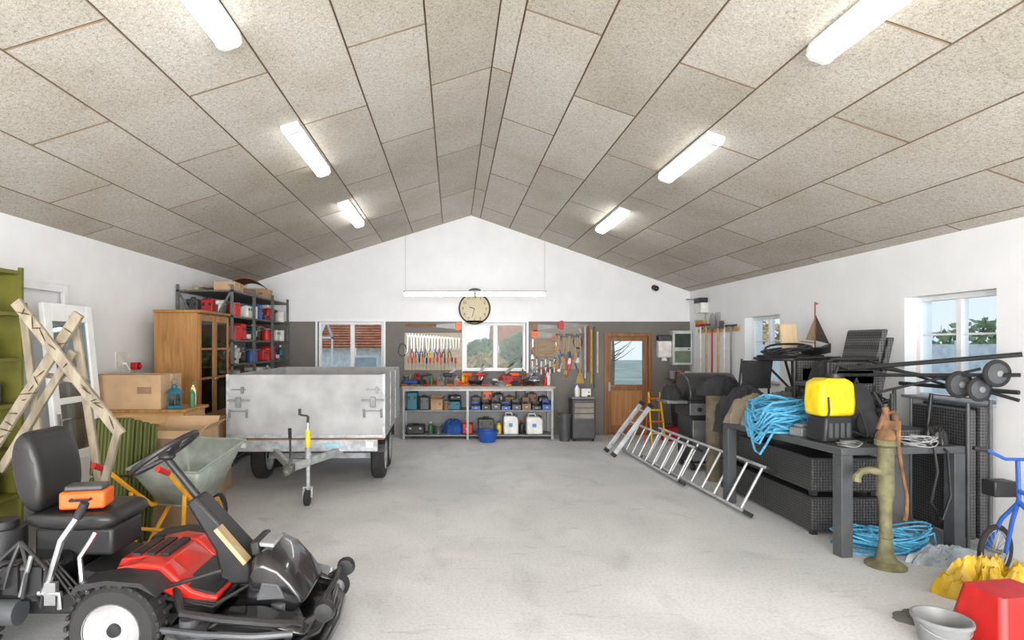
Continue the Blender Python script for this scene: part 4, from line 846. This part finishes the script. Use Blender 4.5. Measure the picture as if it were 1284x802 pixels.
t=thing('orange_case','orange and dark grey tool case on the mower seat','tool case',(-2.14,3.36,.808),.2)
B().box(-.12,.12,-.08,.08,0,.1).out('body',pl('orange'),t,bev=.015);B().box(-.1,.1,-.06,.06,.1,.13).out('lid',pl('dark grey'),t,bev=.01);B().tube([(-.05,-.08,.06),(-.05,-.11,.06),(.05,-.11,.06),(.05,-.08,.06)],.008).out('handle',BLK,t)
b=B();b.bx((0,0,0),(.26,.08,.025),(0,.86,0));solo(b,'wooden_board','short tan wooden board leaning on the mower steering column','board',WOOD('tan_plate',(166,140,106),(192,168,132),(1.5,8,8),.6),(-1.27,3.31,.60))
# ------------------------------------------------------------ big table and rattan
TT=(3.66,5.62,0);TR=.1;TZ=.9
t=thing('garden_table','large graphite metal garden table loaded with clutter at right','table',TT,TR)
B().box(-.56,.56,-.86,.86,TZ-.06,TZ).out('top',FRM,t,bev=.006)
for x in (-.51,.51):
    for y in (-.81,.81): B().box(x-.05,x+.05,y-.05,y+.05,0,TZ-.06).out('leg',FRM,t,bev=.004)
def onT(x,y):
    c,s=math.cos(TR),math.sin(TR);return (TT[0]+x*c-y*s,TT[1]+x*s+y*c)
for i,l in enumerate(('lower black rattan sofa base under the garden table','upper black rattan sofa base stacked under the garden table')):
    t=thing('rattan_sofa',l,'rattan sofa',(3.6,6.18,.36*i))
    B().box(-.31,.31,-.92,.92,.04,.35).out('woven_body',RATT,t,bev=.015);B().box(-.315,.315,-.925,.925,.335,.355).out('top_frame',BLK,t,bev=.004)
    for x in (-.27,.27):
        for y in (-.87,.87): B().box(x-.025,x+.025,y-.025,y+.025,0,.05).out('foot',BLK,t)
def rchair(label,loc,rz):
    t=thing('rattan_chair',label,'chair',loc,rz)
    B().box(-.25,.25,-.25,.22,.34,.40).out('seat',RATT,t,bev=.02)
    B().prism([(.18,.38),(.24,.38),(.36,.92),(.30,.92)],-.25,.25,'x').out('backrest',RATT,t,bev=.015)
    for s in (-1,1):
        B().tube([(s*.27,-.24,.0),(s*.27,-.24,.6),(s*.27,-.2,.63),(s*.27,.24,.63)],.018).out('armrest',BLK,t);B().box(s*.25-.02,s*.25+.02,.18,.22,0,.38).out('leg',BLK,t)
        B().bar((s*.26,-.22,.5),(s*.26,.2,.5),.015,.2,(0,0,1)).out('side_panel',RATT,t)
x,y=onT(.24,.12);rchair('black rattan armchair, lower of two stacked on garden table',(x,y,TZ),-PI/2)
rchair('black rattan armchair, upper of two stacked on garden table',(x-.06,y,TZ+.08),-PI/2)
solo(B().heap(.19,.17,.2,21.3,.3,fr=1.6),'dust_sheet','crumpled black dust sheet on the stacked armchair seat','sheet',CLOTHB,(x-.1,y,TZ+.485))
t=thing('rattan_recliner','tall black rattan chair folded flat against right wall','chair',(4.45,5.15,0))
for i in range(2): B().box(-.1+.1*i,-.02+.1*i,-.3,.3,.1,1.2+.03*i).out('woven_back',RATT,t,bev=.02)
for x,h in ((-.1,1.25),(.09,1.28)): B().tube([(x,-.3,0),(x,-.3,h),(x,.3,h),(x,.3,0)],.014).out('tube_frame',FRM,t)
t=thing('rattan_stool','upside down black rattan stool on the right table edge','stool',(onT(.33,-.4)[0],onT(.33,-.4)[1],TZ),.1)
B().box(-.2,.2,-.2,.2,0,.1).out('seat',RATT,t,bev=.015)
for sx in (-1,1):
    for sy in (-1,1): B().cyl((sx*.17,sy*.17,.1),(sx*.19,sy*.19,.42),.016).out('leg',BLM,t)
for i in range(4):
    x,y=onT(.34,.66);solo(B().box(-.2,.2,-.17,.17,0,.095),'outdoor_cushion',f'dark grey outdoor cushion, {ORD[i]} from below in the stack on the table','cushion',M('cushion_grey',(66,67,70),.9,var=.12,bump=.2),(x,y,TZ+i*.097),.1+.08*(i%2),'cushion stack at far table end',bev=.03)
t=thing('folding_chair','black folded garden chair frame standing behind the black garments','chair',(3.68,7.0,.72),.15)
for x in (-.2,.2): B().tube([(x,0,0),(x,.02,.5),(x,-.04,.86)],.013).out('frame_tube',BLM,t)
for z in (.12,.42): B().cyl((-.2,.01,z),(.2,.01,z),.01).out('cross_bar',BLM,t)
B().box(-.19,.19,-.035,-.02,.5,.84).out('mesh_back',CLOTHB,t,bev=.004)
# trolley poles with wheels on top
t=thing('folded_trolley','black folded wheeled trolley frame lying over rattan chairs','trolley',(4.0,4.95,1.5))
def W(px,py,D): return PX(px,py,D)-Vector((4.0,4.95,1.5))
for p,q,r in (((1062,462,5.35),(1282,444,4.48),.02),((1066,470,5.35),(1280,470,4.48),.016),((1128,480,5.3),(1278,492,4.48),.018),((1075,456,5.4),(1180,474,4.95),.014),((1180,474,4.95),(1278,502,4.48),.014),((1090,452,5.4),(1240,500,4.7),.012),((1100,492,5.2),(1230,462,4.7),.012)): B().tube([W(*p),W(*q)],r).out('pole',BLM,t)
B().tube([W(1062,462,5.35),W(1050,458,5.3),W(1046,470,5.3),W(1066,470,5.35)],.018).out('grip',BLK,t)
for px,py,r,D in ((1203,482,.112,4.75),(1228,488,.1,4.65),(1250,468,.11,4.58)):
    c=W(px,py,D);w_=B().torus(c,r*.86,r*.16,'y',28,8).out('wheel',RUB,t);B().lathe([(.012,-.025),(r*.75,-.01),(r*.75,.01),(.012,.025)],c,20,'y').out('disc',FRM,w_);B().lathe([(.005,-.035),(.025,-.03),(.025,.03),(.005,.035)],c,12,'y').out('hub',pl('grey'),w_)
# things on table
x,y=onT(-.38,-.5)
t=thing('sprayer','yellow knapsack sprayer with black pump base on garden table','sprayer',(x,y,TZ),.1);t.scale=(.84,.84,.95)
B().prism([(-.17,0),(.17,0),(.15,.24),(-.15,.24)],-.14,.14).out('pump_base',BLK,t,bev=.025);b=B()
for i in range(4): b.box(-.12+.065*i,-.08+.065*i,-.148,-.13,.05,.18)
b.out('grille',FRM,t);B().prism([(-.19,.24),(.19,.24),(.205,.36),(.185,.55),(.1,.585),(-.1,.585),(-.185,.55),(-.205,.36)],-.13,.13).out('tank',pl('yellow'),t,bev=.035)
B().lathe([(.08,.58),(.08,.62),(.02,.625)],(.06,0,0)).out('cap',BLK,t);B().tube([(.17,-.1,.1),(.3,-.16,.05),(.33,-.05,.25),(.24,.02,.42)],.012).out('hose',BLK,t);B().tube([(-.12,-.13,.2),(-.12,-.15,.3),(-.12,-.14,.42)],.01).out('strap',BLK,t)
x,y=onT(-.0,-.36)
t=thing('backpack','black backpack standing right of the yellow sprayer','backpack',(x,y,TZ),.2)
B().ball((0,0,.25),(.15,.13,.25),18).out('body',CLOTHB,t);B().ball((0,-.11,.15),(.11,.06,.13),14).out('pocket',CLOTHB,t);B().tube([(-.03,0,.47),(0,0,.54),(.03,0,.47)],.01).out('loop',CLOTHB,t);B().tube([(.1,-.08,.42),(.17,-.13,.25),(.11,-.1,.06)],.014).out('strap',BLK,t)
x,y=onT(-.4,.18);solo(coil((0,0,0),.25,.011,30,5,.28,1.0,.2),'rope_coil','big tangled coil of light blue rope on garden table','rope',ROPE,(x,y,TZ))
solo(B().heap(.32,.22,.56,2.7,.3,out=.25,fr=1.6),'black_garment','heap of black cloth garments at far end of rattan base','garment',CLOTHB,(3.42,6.76,.72))
x,y=onT(-.34,.62);solo(B().heap(.24,.14,.3,8.1,.3,fr=1.7),'khaki_bag','crumpled khaki cloth bag at far left table corner','bag',CLOTHK,(x,y,TZ))
x,y=onT(-.02,.62);solo(B().heap(.2,.16,.33,12.6,.3,fr=1.7),'grey_blanket','crumpled dark grey blanket beside the khaki bag','blanket',GREYC,(x,y,TZ))
x,y=onT(-.02,.26);solo(B().heap(.16,.16,.34,33.6,.35,fr=1.7),'black_bag','crumpled black bag between blue rope and stacked armchairs','bag',CLOTHB,(x,y,TZ))
x,y=onT(-.12,-.1);solo(B().heap(.13,.12,.26,38.2,.4),'dark_cloth','crumpled dark cloth behind the yellow sprayer','cloth',GREYC,(x,y,TZ))
x,y=onT(-.46,.42);solo(B().heap(.1,.1,.2,5.5,.4),'denim_cloth','pale denim cloth crumpled beside the blue rope','cloth',CLOTHJ,(x,y+.04,TZ))
x,y=onT(-.37,-.2);solo(B().box(-.13,.13,-.07,.07,0,.08).box(-.1,.1,-.05,.05,.08,.11),'battery_charger','grey charger block between blue rope and yellow sprayer','charger',pl('grey'),(x,y,TZ),.3,bev=.012)
x,y=onT(.22,-.72);solo(coil((0,0,0),.12,.004,10,11,.05),'wire_coil','thin grey wire loosely coiled at the near table edge','wire',pl('silver'),(x,y,TZ))
x,y=onT(-.04,-.72);solo(coil((0,0,0),.1,.006,8,12,.04),'cable_coil','thin black cable loosely coiled beside the grey wire','cable',BLK,(x,y,TZ))
x,y=onT(-.42,-.76);solo(coil((0,0,0),.07,.005,6,19,.03),'cable_coil','small grey cable coil at the near left table corner','cable',pl('grey'),(x,y,TZ))
x,y=onT(.36,-.1);solo(coil((0,0,0),.16,.009,12,29,.36),'cable_tangle','tall tangle of black cables beside the upside down stool','cable',BLK,(x,y,TZ))
x,y=onT(.44,-.7);solo(B().heap(.1,.1,.14,15.2,.5),'plastic_sack','small crumpled black plastic sack at near right table corner','sack',M('black_film',(36,36,38),.3,var=.1),(x,y,TZ))
def tp(x,y,z): p=onT(x,y);return Vector((p[0],p[1],z))
solo(B().tube([tp(.1,-.55,TZ+.02),tp(.2,-.75,TZ+.03),tp(.25,-.88,TZ+.0),tp(.26,-.9,.7),tp(.2,-.9,.45),tp(.3,-.9,.3),tp(.38,-.9,.5),tp(.36,-.89,.86),tp(.36,-.8,TZ+.02),tp(.42,-.5,TZ+.02)],.011),'garden_hose','black hose looping down over the near table edge','hose',BLK)
solo(B().tube([tp(.48,.1,TZ+.02),tp(.52,-.2,TZ+.05),tp(.5,-.6,TZ+.02),tp(.59,-.7,TZ-.02),tp(.6,-.72,.5),tp(.56,-.8,.2)],.007,6),'extension_lead','thin black extension lead hanging off the right table edge','cable',BLK)
# round bar table behind
t=thing('round_table','tall round black table with pedestal by right wall','table',(4.13,6.95,0))
B().lathe([(.01,1.56),(.42,1.56),(.44,1.57),(.44,1.59),(.43,1.6),(.01,1.6)],n=40).out('top',BLM,t);B().cyl((0,0,.03),(0,0,1.56),.035).out('column',BLM,t);B().lathe([(.01,0),(.15,0),(.15,.02),(.05,.05)],n=24).out('base',BLM,t)
for k in range(4):
    a=PI/4+PI/2*k;B().cyl((.03*math.cos(a),.03*math.sin(a),1.2),(.36*math.cos(a),.36*math.sin(a),1.56),.014).out('strut',BLM,t)
solo(coil((0,0,0),.26,.014,8,21,.1),'hose_coil','coiled black hose on the tall round table','hose',BLK,(4.0,6.9,1.6))
t=thing('model_sailboat','black model sailing boat with tan sail and red pennant','model boat',(4.32,6.85,1.6),.2)
b=B();V=[];hs=[(-.2,.03,.09),(-.12,.06,.07),(0,.07,.065),(.12,.055,.075),(.22,.004,.12)]
for x,w,z in hs: V+=[Vector((x,-w,z+.05)),Vector((x,0,.02+abs(x)*.15)),Vector((x,w,z+.05))]
F=[]
for i in range(4): F+=[(3*i,3*i+1,3*i+4,3*i+3),(3*i+1,3*i+2,3*i+5,3*i+4),(3*i+2,3*i,3*i+3,3*i+5)]
F+=[(0,1,2),(12,13,14)];b.add(V,F).box(-.08,.08,-.05,.05,0,.03).out('hull',BLK,t)
B().cyl((0,0,.1),(0,0,.66),.008).cyl((0,0,.17),(-.2,0,.19),.005).out('mast',DARKW,t);B().prism([(-.01,.2),(-.13,.21),(-.01,.46)],-.003,.003).out('mainsail',M('sailcloth',(132,112,86),.9),t);B().prism([(.01,.2),(.2,.16),(.01,.5)],-.003,.003).out('foresail',M('dark_sail',(60,52,48),.9),t);B().prism([(0,.62),(.05,.64),(0,.66)],-.002,.002).out('pennant',pl('red'),t)
b=B();b.bx((0,0,.2),(.2,.02,.4),(-.2,0,0));solo(b,'wooden_board','pale wooden board standing on the tall round table','board',PALEW,(4.17,7.12,1.605))
# gas grill
t=thing('gas_grill','black and steel gas grill with closed lid by the right wall','barbecue grill',(3.62,8.2,0))
B().box(-.32,.32,-.24,.24,.1,.75).out('cabinet',BLK,t,bev=.01)
GS=M('grill_steel',(150,152,154),.35,.6)
for i in range(2): B().box(-.3+.31*i,-.01+.31*i,-.255,-.24,.14,.7).out('door',GS,t,bev=.005)
B().box(-.36,.36,-.28,.26,.75,.98).out('firebox',BLK,t,bev=.02)
B().prism([(-.27,.98),(-.27,1.12),(-.2,1.25),(-.05,1.34),(.1,1.35),(.22,1.28),(.25,.98)],-.35,.35,'x').out('lid',M('grill_lid',(84,86,88),.3,.6),t,bev=.015);B().tube([(-.24,-.24,1.14),(-.24,-.31,1.15),(.24,-.31,1.15),(.24,-.24,1.14)],.012).out('lid_handle',CHR,t)
B().box(-.36,.36,-.31,-.28,.78,.94).out('control_panel',GS,t,bev=.005)
for i in range(4): B().cyl((-.24+.16*i,-.35,.86),(-.24+.16*i,-.31,.86),.03).out('knob',BLK,t)
for s in (-1,1): B().box(s*.36 if s>0 else -.64,.64 if s>0 else -.36,-.22,.22,.93,.97).out('side_shelf',GS,t,bev=.006)
for x in (-.28,.28):
    for y in (-.2,.2): B().cyl((x-.02,y,.05),(x+.02,y,.05),.05).box(x-.01,x+.01,y-.02,y+.02,.04,.11).out('castor',BLK,t)
solo(B().heap(.12,.16,.22,17.5,.3,fr=1.5),'black_rag','crumpled black rag lying on the grill side shelf','rag',CLOTHB,(3.12,8.2,.97))
for i,(x,c,h) in enumerate(((3.38,CLOTHK,1.1),(3.62,M('mat_grey',(96,98,100),.9),1.1))):
    b=B();pts=[]
    for k in range(40): a=k*.5;r_=.03+.0022*k;pts.append((r_*math.cos(a),r_*math.sin(a)))
    n=len(pts);V=[Vector((p[0],p[1],z)) for z in (0,h) for p in pts]+[Vector((p[0]*1.09,p[1]*1.09,z)) for z in (0,h) for p in pts]
    F=[]
    for k in range(n-1): F+=[(k,k+1,n+k+1,n+k),(2*n+k,3*n+k,3*n+k+1,2*n+k+1),(n+k,n+k+1,3*n+k+1,3*n+k),(k,2*n+k,2*n+k+1,k+1)]
    F+=[(0,n,3*n,2*n),(n-1,3*n-1,4*n-1,2*n-1)]
    solo(b.add(V,F),'rolled_mat',f'{["khaki","grey"][i]} rolled mat standing upright between rattan base and grill','mat',c,(x,7.42,0))
solo(B().heap(.29,.17,.24,27.7,.35,out=.25,fr=1.7),'black_jacket','black jacket thrown over the two rolled mats','jacket',CLOTHB,(3.46,7.42,1.1))
# yellow frame by door
t=thing('folding_step','yellow and red folding step frame right of the door','step ladder',(3.6,10.2,0))
for s in (-1,1):
    B().bar((s*.12,-.16,0),(s*.1,.08,.9),.025,.02).out('rail',pl('yellow'),t);B().bar((s*.12,.2,0),(s*.1,.08,.88),.02,.018).out('rear_rail',pl('orange'),t)
for i in range(4): B().box(-.11,.11,-.14+.05*i,-.03+.05*i,.18+.2*i,.2+.2*i).out('tread',pl('orange' if i%2 else 'yellow'),t)
t=thing('plastic_crate','small red crate on floor behind the yellow step frame','crate',(3.98,10.5,0),.1)
B().box(-.14,.14,-.1,-.09,0,.24).box(-.14,.14,.09,.1,0,.24).box(-.14,-.13,-.09,.09,0,.24).box(.13,.14,-.09,.09,0,.24).box(-.13,.13,-.09,.09,0,.01).out('body',pl('red'),t);B().tube([(-.14,0,.2),(-.15,0,.24),(-.1,0,.3),(.1,0,.3),(.15,0,.24),(.14,0,.2)],.008).out('handle',BLK,t)
# ladders
def ladder(label,loc,rot,L_,w,n,name='ladder'):
    t=thing(name,label,'ladder',loc);t.rotation_euler=rot
    for y in (0,w): B().box(0,L_,y-.014,y+.014,-.035,.035).out('rail',ALU,t,bev=.004)
    for i in range(n): x=L_*(i+.5)/n;B().cyl((x,.0,0),(x,w,0),.015,n=10).out('rung',ALU,t)
    for y in (0,w):
        for x in (0,L_): B().box(x-.03,x+.03,y-.02,y+.02,-.04,.04).out('end_cap',BLK,t)
    return t
def ori(xd,yd):
    x=Vector(xd).normalized();y=Vector(yd);y=(y-x*y.dot(x)).normalized();z=x.cross(y);return Matrix((x,y,z)).transposed().to_euler()
ladder('long aluminium ladder lying on its edge against rattan bases',(2.98,5.8,.045),ori((-.03,1,0),(.48,0,.88)),2.9,.5,10)
ladder('second aluminium ladder lying on edge behind the long one',(2.83,7.1,.045),ori((-.02,1,0),(.46,0,.89)),2.3,.46,8)
ladder('short aluminium ladder section leaning up beside the gas grill',(2.5,9.35,.04),ori((.6,0,.8),(0,-1,0)),.95,.42,4)
# ------------------------------------------------------------ hand pump
t=thing('hand_pump','old cast iron hand water pump with rusty top, standing upright','water pump',(3.42,4.54,0),.0)
B().lathe([(.005,0),(.14,0),(.14,.018),(.12,.035),(.08,.05),(.06,.1),(.046,.2),(.042,.22),(.05,.23),(.05,.26),(.042,.28),(.044,.5),(.056,.56),(.06,.62),(.055,.9),(.05,.94),(.075,.96),(.075,1.0),(.05,1.01)],n=28).out('body',IRONG,t)
B().tube([(-.03,0,.74),(-.12,0,.76),(-.19,0,.75),(-.225,0,.71),(-.23,0,.67)],[.03,.027,.027,.029,.034]).out('spout',IRONG,t)
B().lathe([(.065,1.0),(.07,1.03),(.05,1.07),(.03,1.1),(.03,1.16),(.018,1.17)],n=20).box(-.015,.11,-.02,.02,1.08,1.15).cyl((.0,0,1.15),(.0,0,1.24),.026,.018).ball((0,0,1.24),.025).bar((-.06,0,1.08),(-.01,0,1.2),.025,.025).out('cap',IRONR,t,bev=.004)
B().tube([(-.02,0,1.2),(.06,0,1.22),(.1,0,1.1),(.1,0,.95),(.13,0,.75),(.17,0,.55),(.165,0,.42),(.15,0,.36)],[.018,.02,.02,.016,.013,.013,.015,.018]).out('handle',IRONR,t)
# floor items right
solo(coil((0,0,0),.3,.008,34,31,.14,.5,None,.16),'rope_net','loose tangle of blue rope on the floor under garden table','rope',ROPE,(3.72,4.95,0))
solo(B().heap(.28,.1,.12,9.3,.6),'plastic_bag','grey plastic sheeting heap on floor beside the hand pump','plastic bag',M('plastic_film',(150,160,168),.25,var=.15),(3.95,4.62,0))
solo(B().heap(.27,.2,.24,7.7,.75,n=96,m=28,fr=2.8,out=.55),'rain_coat','crumpled yellow rubber rain coat lying on the floor','rain coat',YRUB,(3.73,3.96,0))
solo(B().heap(.16,.1,.05,2.2,.5),'floor_cloth','dark grey cloth lying flat beside the bucket','cloth',GREYC,(3.0,3.66,0))
bucket('grey bucket on the floor left of red tub',(2.86,3.36,0),'grey',.14,.16)
t=thing('red_tub','upturned red plastic tub at bottom right photo corner','tub',(3.3,3.42,0),.15)
b=B();loft(b,[(-.24,-.17,0),(-.24,.17,0),(.24,.17,0),(.24,-.17,0)],[(-.18,-.12,.3),(-.18,.12,.3),(.18,.12,.3),(.18,-.12,.3)]);b.add([Vector(v) for v in ((-.18,-.12,.3),(-.18,.12,.3),(.18,.12,.3),(.18,-.12,.3))],[(0,1,2,3)]);b.add([Vector(v) for v in ((-.24,-.17,0),(-.24,.17,0),(.24,.17,0),(.24,-.17,0))],[(0,1,2,3)])
b.out('body',pl('red'),t,bev=.03);B().box(-.27,.27,-.2,.2,0,.025).out('rim',pl('red'),t,bev=.01)
# bicycle
t=thing('bicycle','blue child bicycle leaning at right photo edge by wall','bicycle',(4.08,4.32,0))
def bwheel(c,r,rz):
    m=Euler((0,0,rz)).to_matrix();c=Vector(c)
    w_=B().torus(c,r-.02,.02,'y',36,8,m).out('wheel',RUB,t);B().torus(c,r-.045,.009,'y',36,6,m).out('rim',CHR,w_);b=B()
    for k in range(16):
        a=2*PI*k/16;b.cyl(c,c+m@Vector(((r-.05)*math.cos(a),0,(r-.05)*math.sin(a))),.0025,n=5)
    b.cyl(c+m@Vector((0,-.04,0)),c+m@Vector((0,.04,0)),.018).out('spoke',STEEL,w_)
bwheel((0,0,.2),.2,.35);bwheel((.16,-.74,.2),.2,1.4)
BLU=pl('blue')
for p in ([(.03,-.05,.2),(.05,-.08,.45),(.06,-.12,.62)],[(-.02,.05,.2),(.03,-.02,.45),(.06,-.12,.6)]): B().tube(p,.014).out('fork',BLU,t)
B().tube([(.06,-.12,.6),(.11,-.5,.3),(.16,-.74,.2)],.018).tube([(.06,-.13,.68),(.11,-.48,.55),(.16,-.74,.2)],.016).cyl((.11,-.5,.28),(.11,-.48,.62),.016).out('frame',BLU,t)
B().tube([(.06,-.12,.6),(.07,-.1,.9)],.014).tube([(-.12,-.06,.97),(-.02,-.1,.91),(.16,-.12,.91),(.26,-.14,.97)],.012).out('handlebar',BLU,t)
for p,q in (((-.12,-.06,.97),(-.2,-.04,.98)),((.26,-.14,.97),(.33,-.15,.98))): B().cyl(p,q,.017).out('grip',BLK,t)
B().box(-.0,.17,.0,.12,.6,.72).out('basket',BLK,t,bev=.01);B().ball((.11,-.48,.66),(.07,.13,.04)).out('saddle',BLK,t)
# ------------------------------------------------------------ outdoors
struct(B().box(-40,40,YB+.3,70,-.3,-.12).box(XR+.3,45,-12,YB+.3,-.3,-.12).out('ground_outside',M('outside_ground',(180,184,166),.95,var=.12,sc=.6),ang=0)) 
RW=M('render_white',(232,232,230),.9);RT=M('roof_tile',(204,136,100),.8,var=.18,sc=5)
t=thing('house','white low house with red tiled roof beyond the left window','house',(-4.2,21,-.12))
B().box(-4,4,0,6,0,1.9).out('wall',RW,t);b=B();
for i in range(16): b.box(-4.4,4.4,-.4+.22*i,-.15+.22*i,1.8+.1*i,1.86+.1*i)
b.prism([(-.4,1.75),(3.1,3.35),(6.5,1.75)],-4.3,4.3,'x').out('roof',RT,t)
for x in (.4,2.2): f=B().box(x,x+1.1,-.05,0,.5,1.5).out('window',PVC,t);B().box(x+.1,x+1.0,-.06,-.04,.6,1.4).out('pane',M('pale_pane',(176,184,186),.3),f)
t=thing('greenhouse','small white framed greenhouse outside the left window','greenhouse',(-4.65,15.6,-.12));b=B()
for i in range(5): b.box(-1.2+.55*i,-1.15+.55*i,0,.05,0,2.1).box(-1.2+.55*i,-1.15+.55*i,1.6,1.65,0,2.1).bar((-1.175+.55*i,0,2.1),(-1.175+.55*i,.82,2.55),.05,.05).bar((-1.175+.55*i,1.65,2.1),(-1.175+.55*i,.82,2.55),.05,.05)
b.box(-1.2,1.05,0,.05,2.05,2.12).box(-1.2,1.05,0,.05,.9,.95).box(-1.2,1.05,1.6,1.65,2.05,2.12).out('frame',PVC,t);B().box(-1.15,1.0,.02,.03,.1,2.05).out('glazing',GLASSM('green_glass',(238,241,241),.04),t)
t=thing('shed','red roofed shed beyond the middle back window','shed',(4.1,26,-.12));B().box(-2,2,0,3,0,1.8).out('wall',RW,t);B().prism([(-.4,1.7),(1.5,3.1),(3.4,1.7)],-2.3,2.3,'x').out('roof',RT,t)
def tree(label,loc,rx,rz_,h,col,seed,n=900,name='tree'):
    q=random.Random(seed);t=thing(name,label,'tree',loc)
    b=B();b.tube([(0,0,0),(.05,0,h*.5),(0,.05,h)],[.14,.1,.03] if n else [.08,.06,.02]);
    for i in range(7 if n else 22): a=q.uniform(0,6.28);z=h*q.uniform(.35,.95);b.tube([(0,0,z),(rx*.3*math.cos(a),rx*.3*math.sin(a),z+rz_*.15),(rx*.6*math.cos(a+.2),rx*.6*math.sin(a+.2),z+rz_*.4)],[.04,.025,.01] if n else [.022,.014,.006],6)
    b.out('trunk',M('bark',(140,128,114),.9),t)
    if n:
        b=B()
        for i in range(n):
            while 1:
                v=Vector((q.uniform(-1,1),q.uniform(-1,1),q.uniform(-1,1)))
                if .25<v.length<1: break
            c=Vector((v.x*rx,v.y*rx,h+v.z*rz_));a=Vector((q.uniform(-1,1),q.uniform(-1,1),q.uniform(-1,1))).normalized()*.16;d=a.orthogonal().normalized()*.09
            b.add([c-a,c+d,c+a,c-d],[(0,1,2,3)])
        b.out('foliage',col,t)
LG=M('leaf_green',(140,154,112),.8,var=.25,sc=2);LD=M('leaf_dark',(104,126,92),.8,var=.25,sc=2);LO=M('leaf_ochre',(196,168,116),.8,var=.25,sc=2)
tree('bushy green tree outside the middle back window',(2.5,20,-.12),1.0,.9,1.4,LG,3,1300);tree('ochre leaved shrub outside the middle back window',(1.0,17.5,-.12),.8,.7,.9,LO,4,900)
tree('low green shrub outside the middle window, left side',(1.2,23.8,-.12),.9,.9,1.2,LG,14,1000)
tree('bare branched tree outside the door',(6.1,22,-.12),1.4,1.4,2.9,LG,5,0);tree('dark conifer outside the near right window',(12.8,11.2,-.12),1.1,1.7,2.0,LD,6,1400);tree('green hedge tree outside the near right window',(15.0,15.8,-.12),2.0,1.1,1.5,LG,7,1600)
tree('ochre hedge outside the far right window',(11.8,22.5,-.12),1.6,1.3,1.6,LO,8,1200)
t=thing('garden_fence','white board fence beyond the right windows','fence',(9.5,2,-.12))
for i in range(9): B().box(0,.08,i*2.2,i*2.2+.08,0,1.95).out('post',PVC,t)
for i in range(8): B().box(.02,.06,i*2.2+.08,i*2.2+2.2,.1,1.88).out('board_panel',M('fence_white',(232,234,236),.7),t)
# ------------------------------------------------------------ world, lights, camera
w=bpy.data.worlds.new('sky');bpy.context.scene.world=w;w.use_nodes=True;N=w.node_tree.nodes;L=w.node_tree.links
tc=N.new('ShaderNodeTexCoord');sp=N.new('ShaderNodeSeparateXYZ');L.new(tc.outputs['Generated'],sp.inputs[0]);r=ramp(N,[(.0,(216,220,224)),(.4,(178,196,220))]);L.new(sp.outputs['Z'],r.inputs['Fac'])
nz=N.new('ShaderNodeTexNoise');nz.inputs['Scale'].default_value=4;nz.inputs['Detail'].default_value=6;L.new(tc.outputs['Generated'],nz.inputs['Vector']);r2=ramp(N,[(.48,(0,0,0)),(.7,(225,225,225))]);L.new(nz.outputs['Fac'],r2.inputs['Fac'])
mx=N.new('ShaderNodeMixRGB');L.new(r2.outputs[0],mx.inputs[0]);L.new(r.outputs[0],mx.inputs[1]);mx.inputs[2].default_value=(.8,.8,.8,1)
L.new(mx.outputs[0],N['Background'].inputs['Color']);N['Background'].inputs['Strength'].default_value=1.45
def area(name,loc,rot,sx,sy,p,col=(1,1,1)):
    l=bpy.data.lights.new(name,'AREA');l.shape='RECTANGLE';l.size=sx;l.size_y=sy;l.energy=p;l.color=col;o=bpy.data.objects.new(name,l);C.objects.link(o);o.location=loc;o.rotation_euler=rot
area('added_fill_light',(.3,-3.2,1.7),(math.radians(98),0,0),7,2.8,920,(1,.997,.99))  # added unseen fill light behind the camera to brighten walls, floor and ceiling
cam=bpy.data.cameras.new('camera');co=bpy.data.objects.new('camera',cam);C.objects.link(co);co.location=(0,0,1.75);co.rotation_euler=(PI/2,0,0)
cam.sensor_width=36;cam.lens=36*720/1284;cam.shift_x=74/1284;cam.shift_y=31/1284;cam.clip_start=.05
bpy.context.scene.camera=co
try:
    bpy.context.scene.view_settings.view_transform='Standard'
except Exception: pass
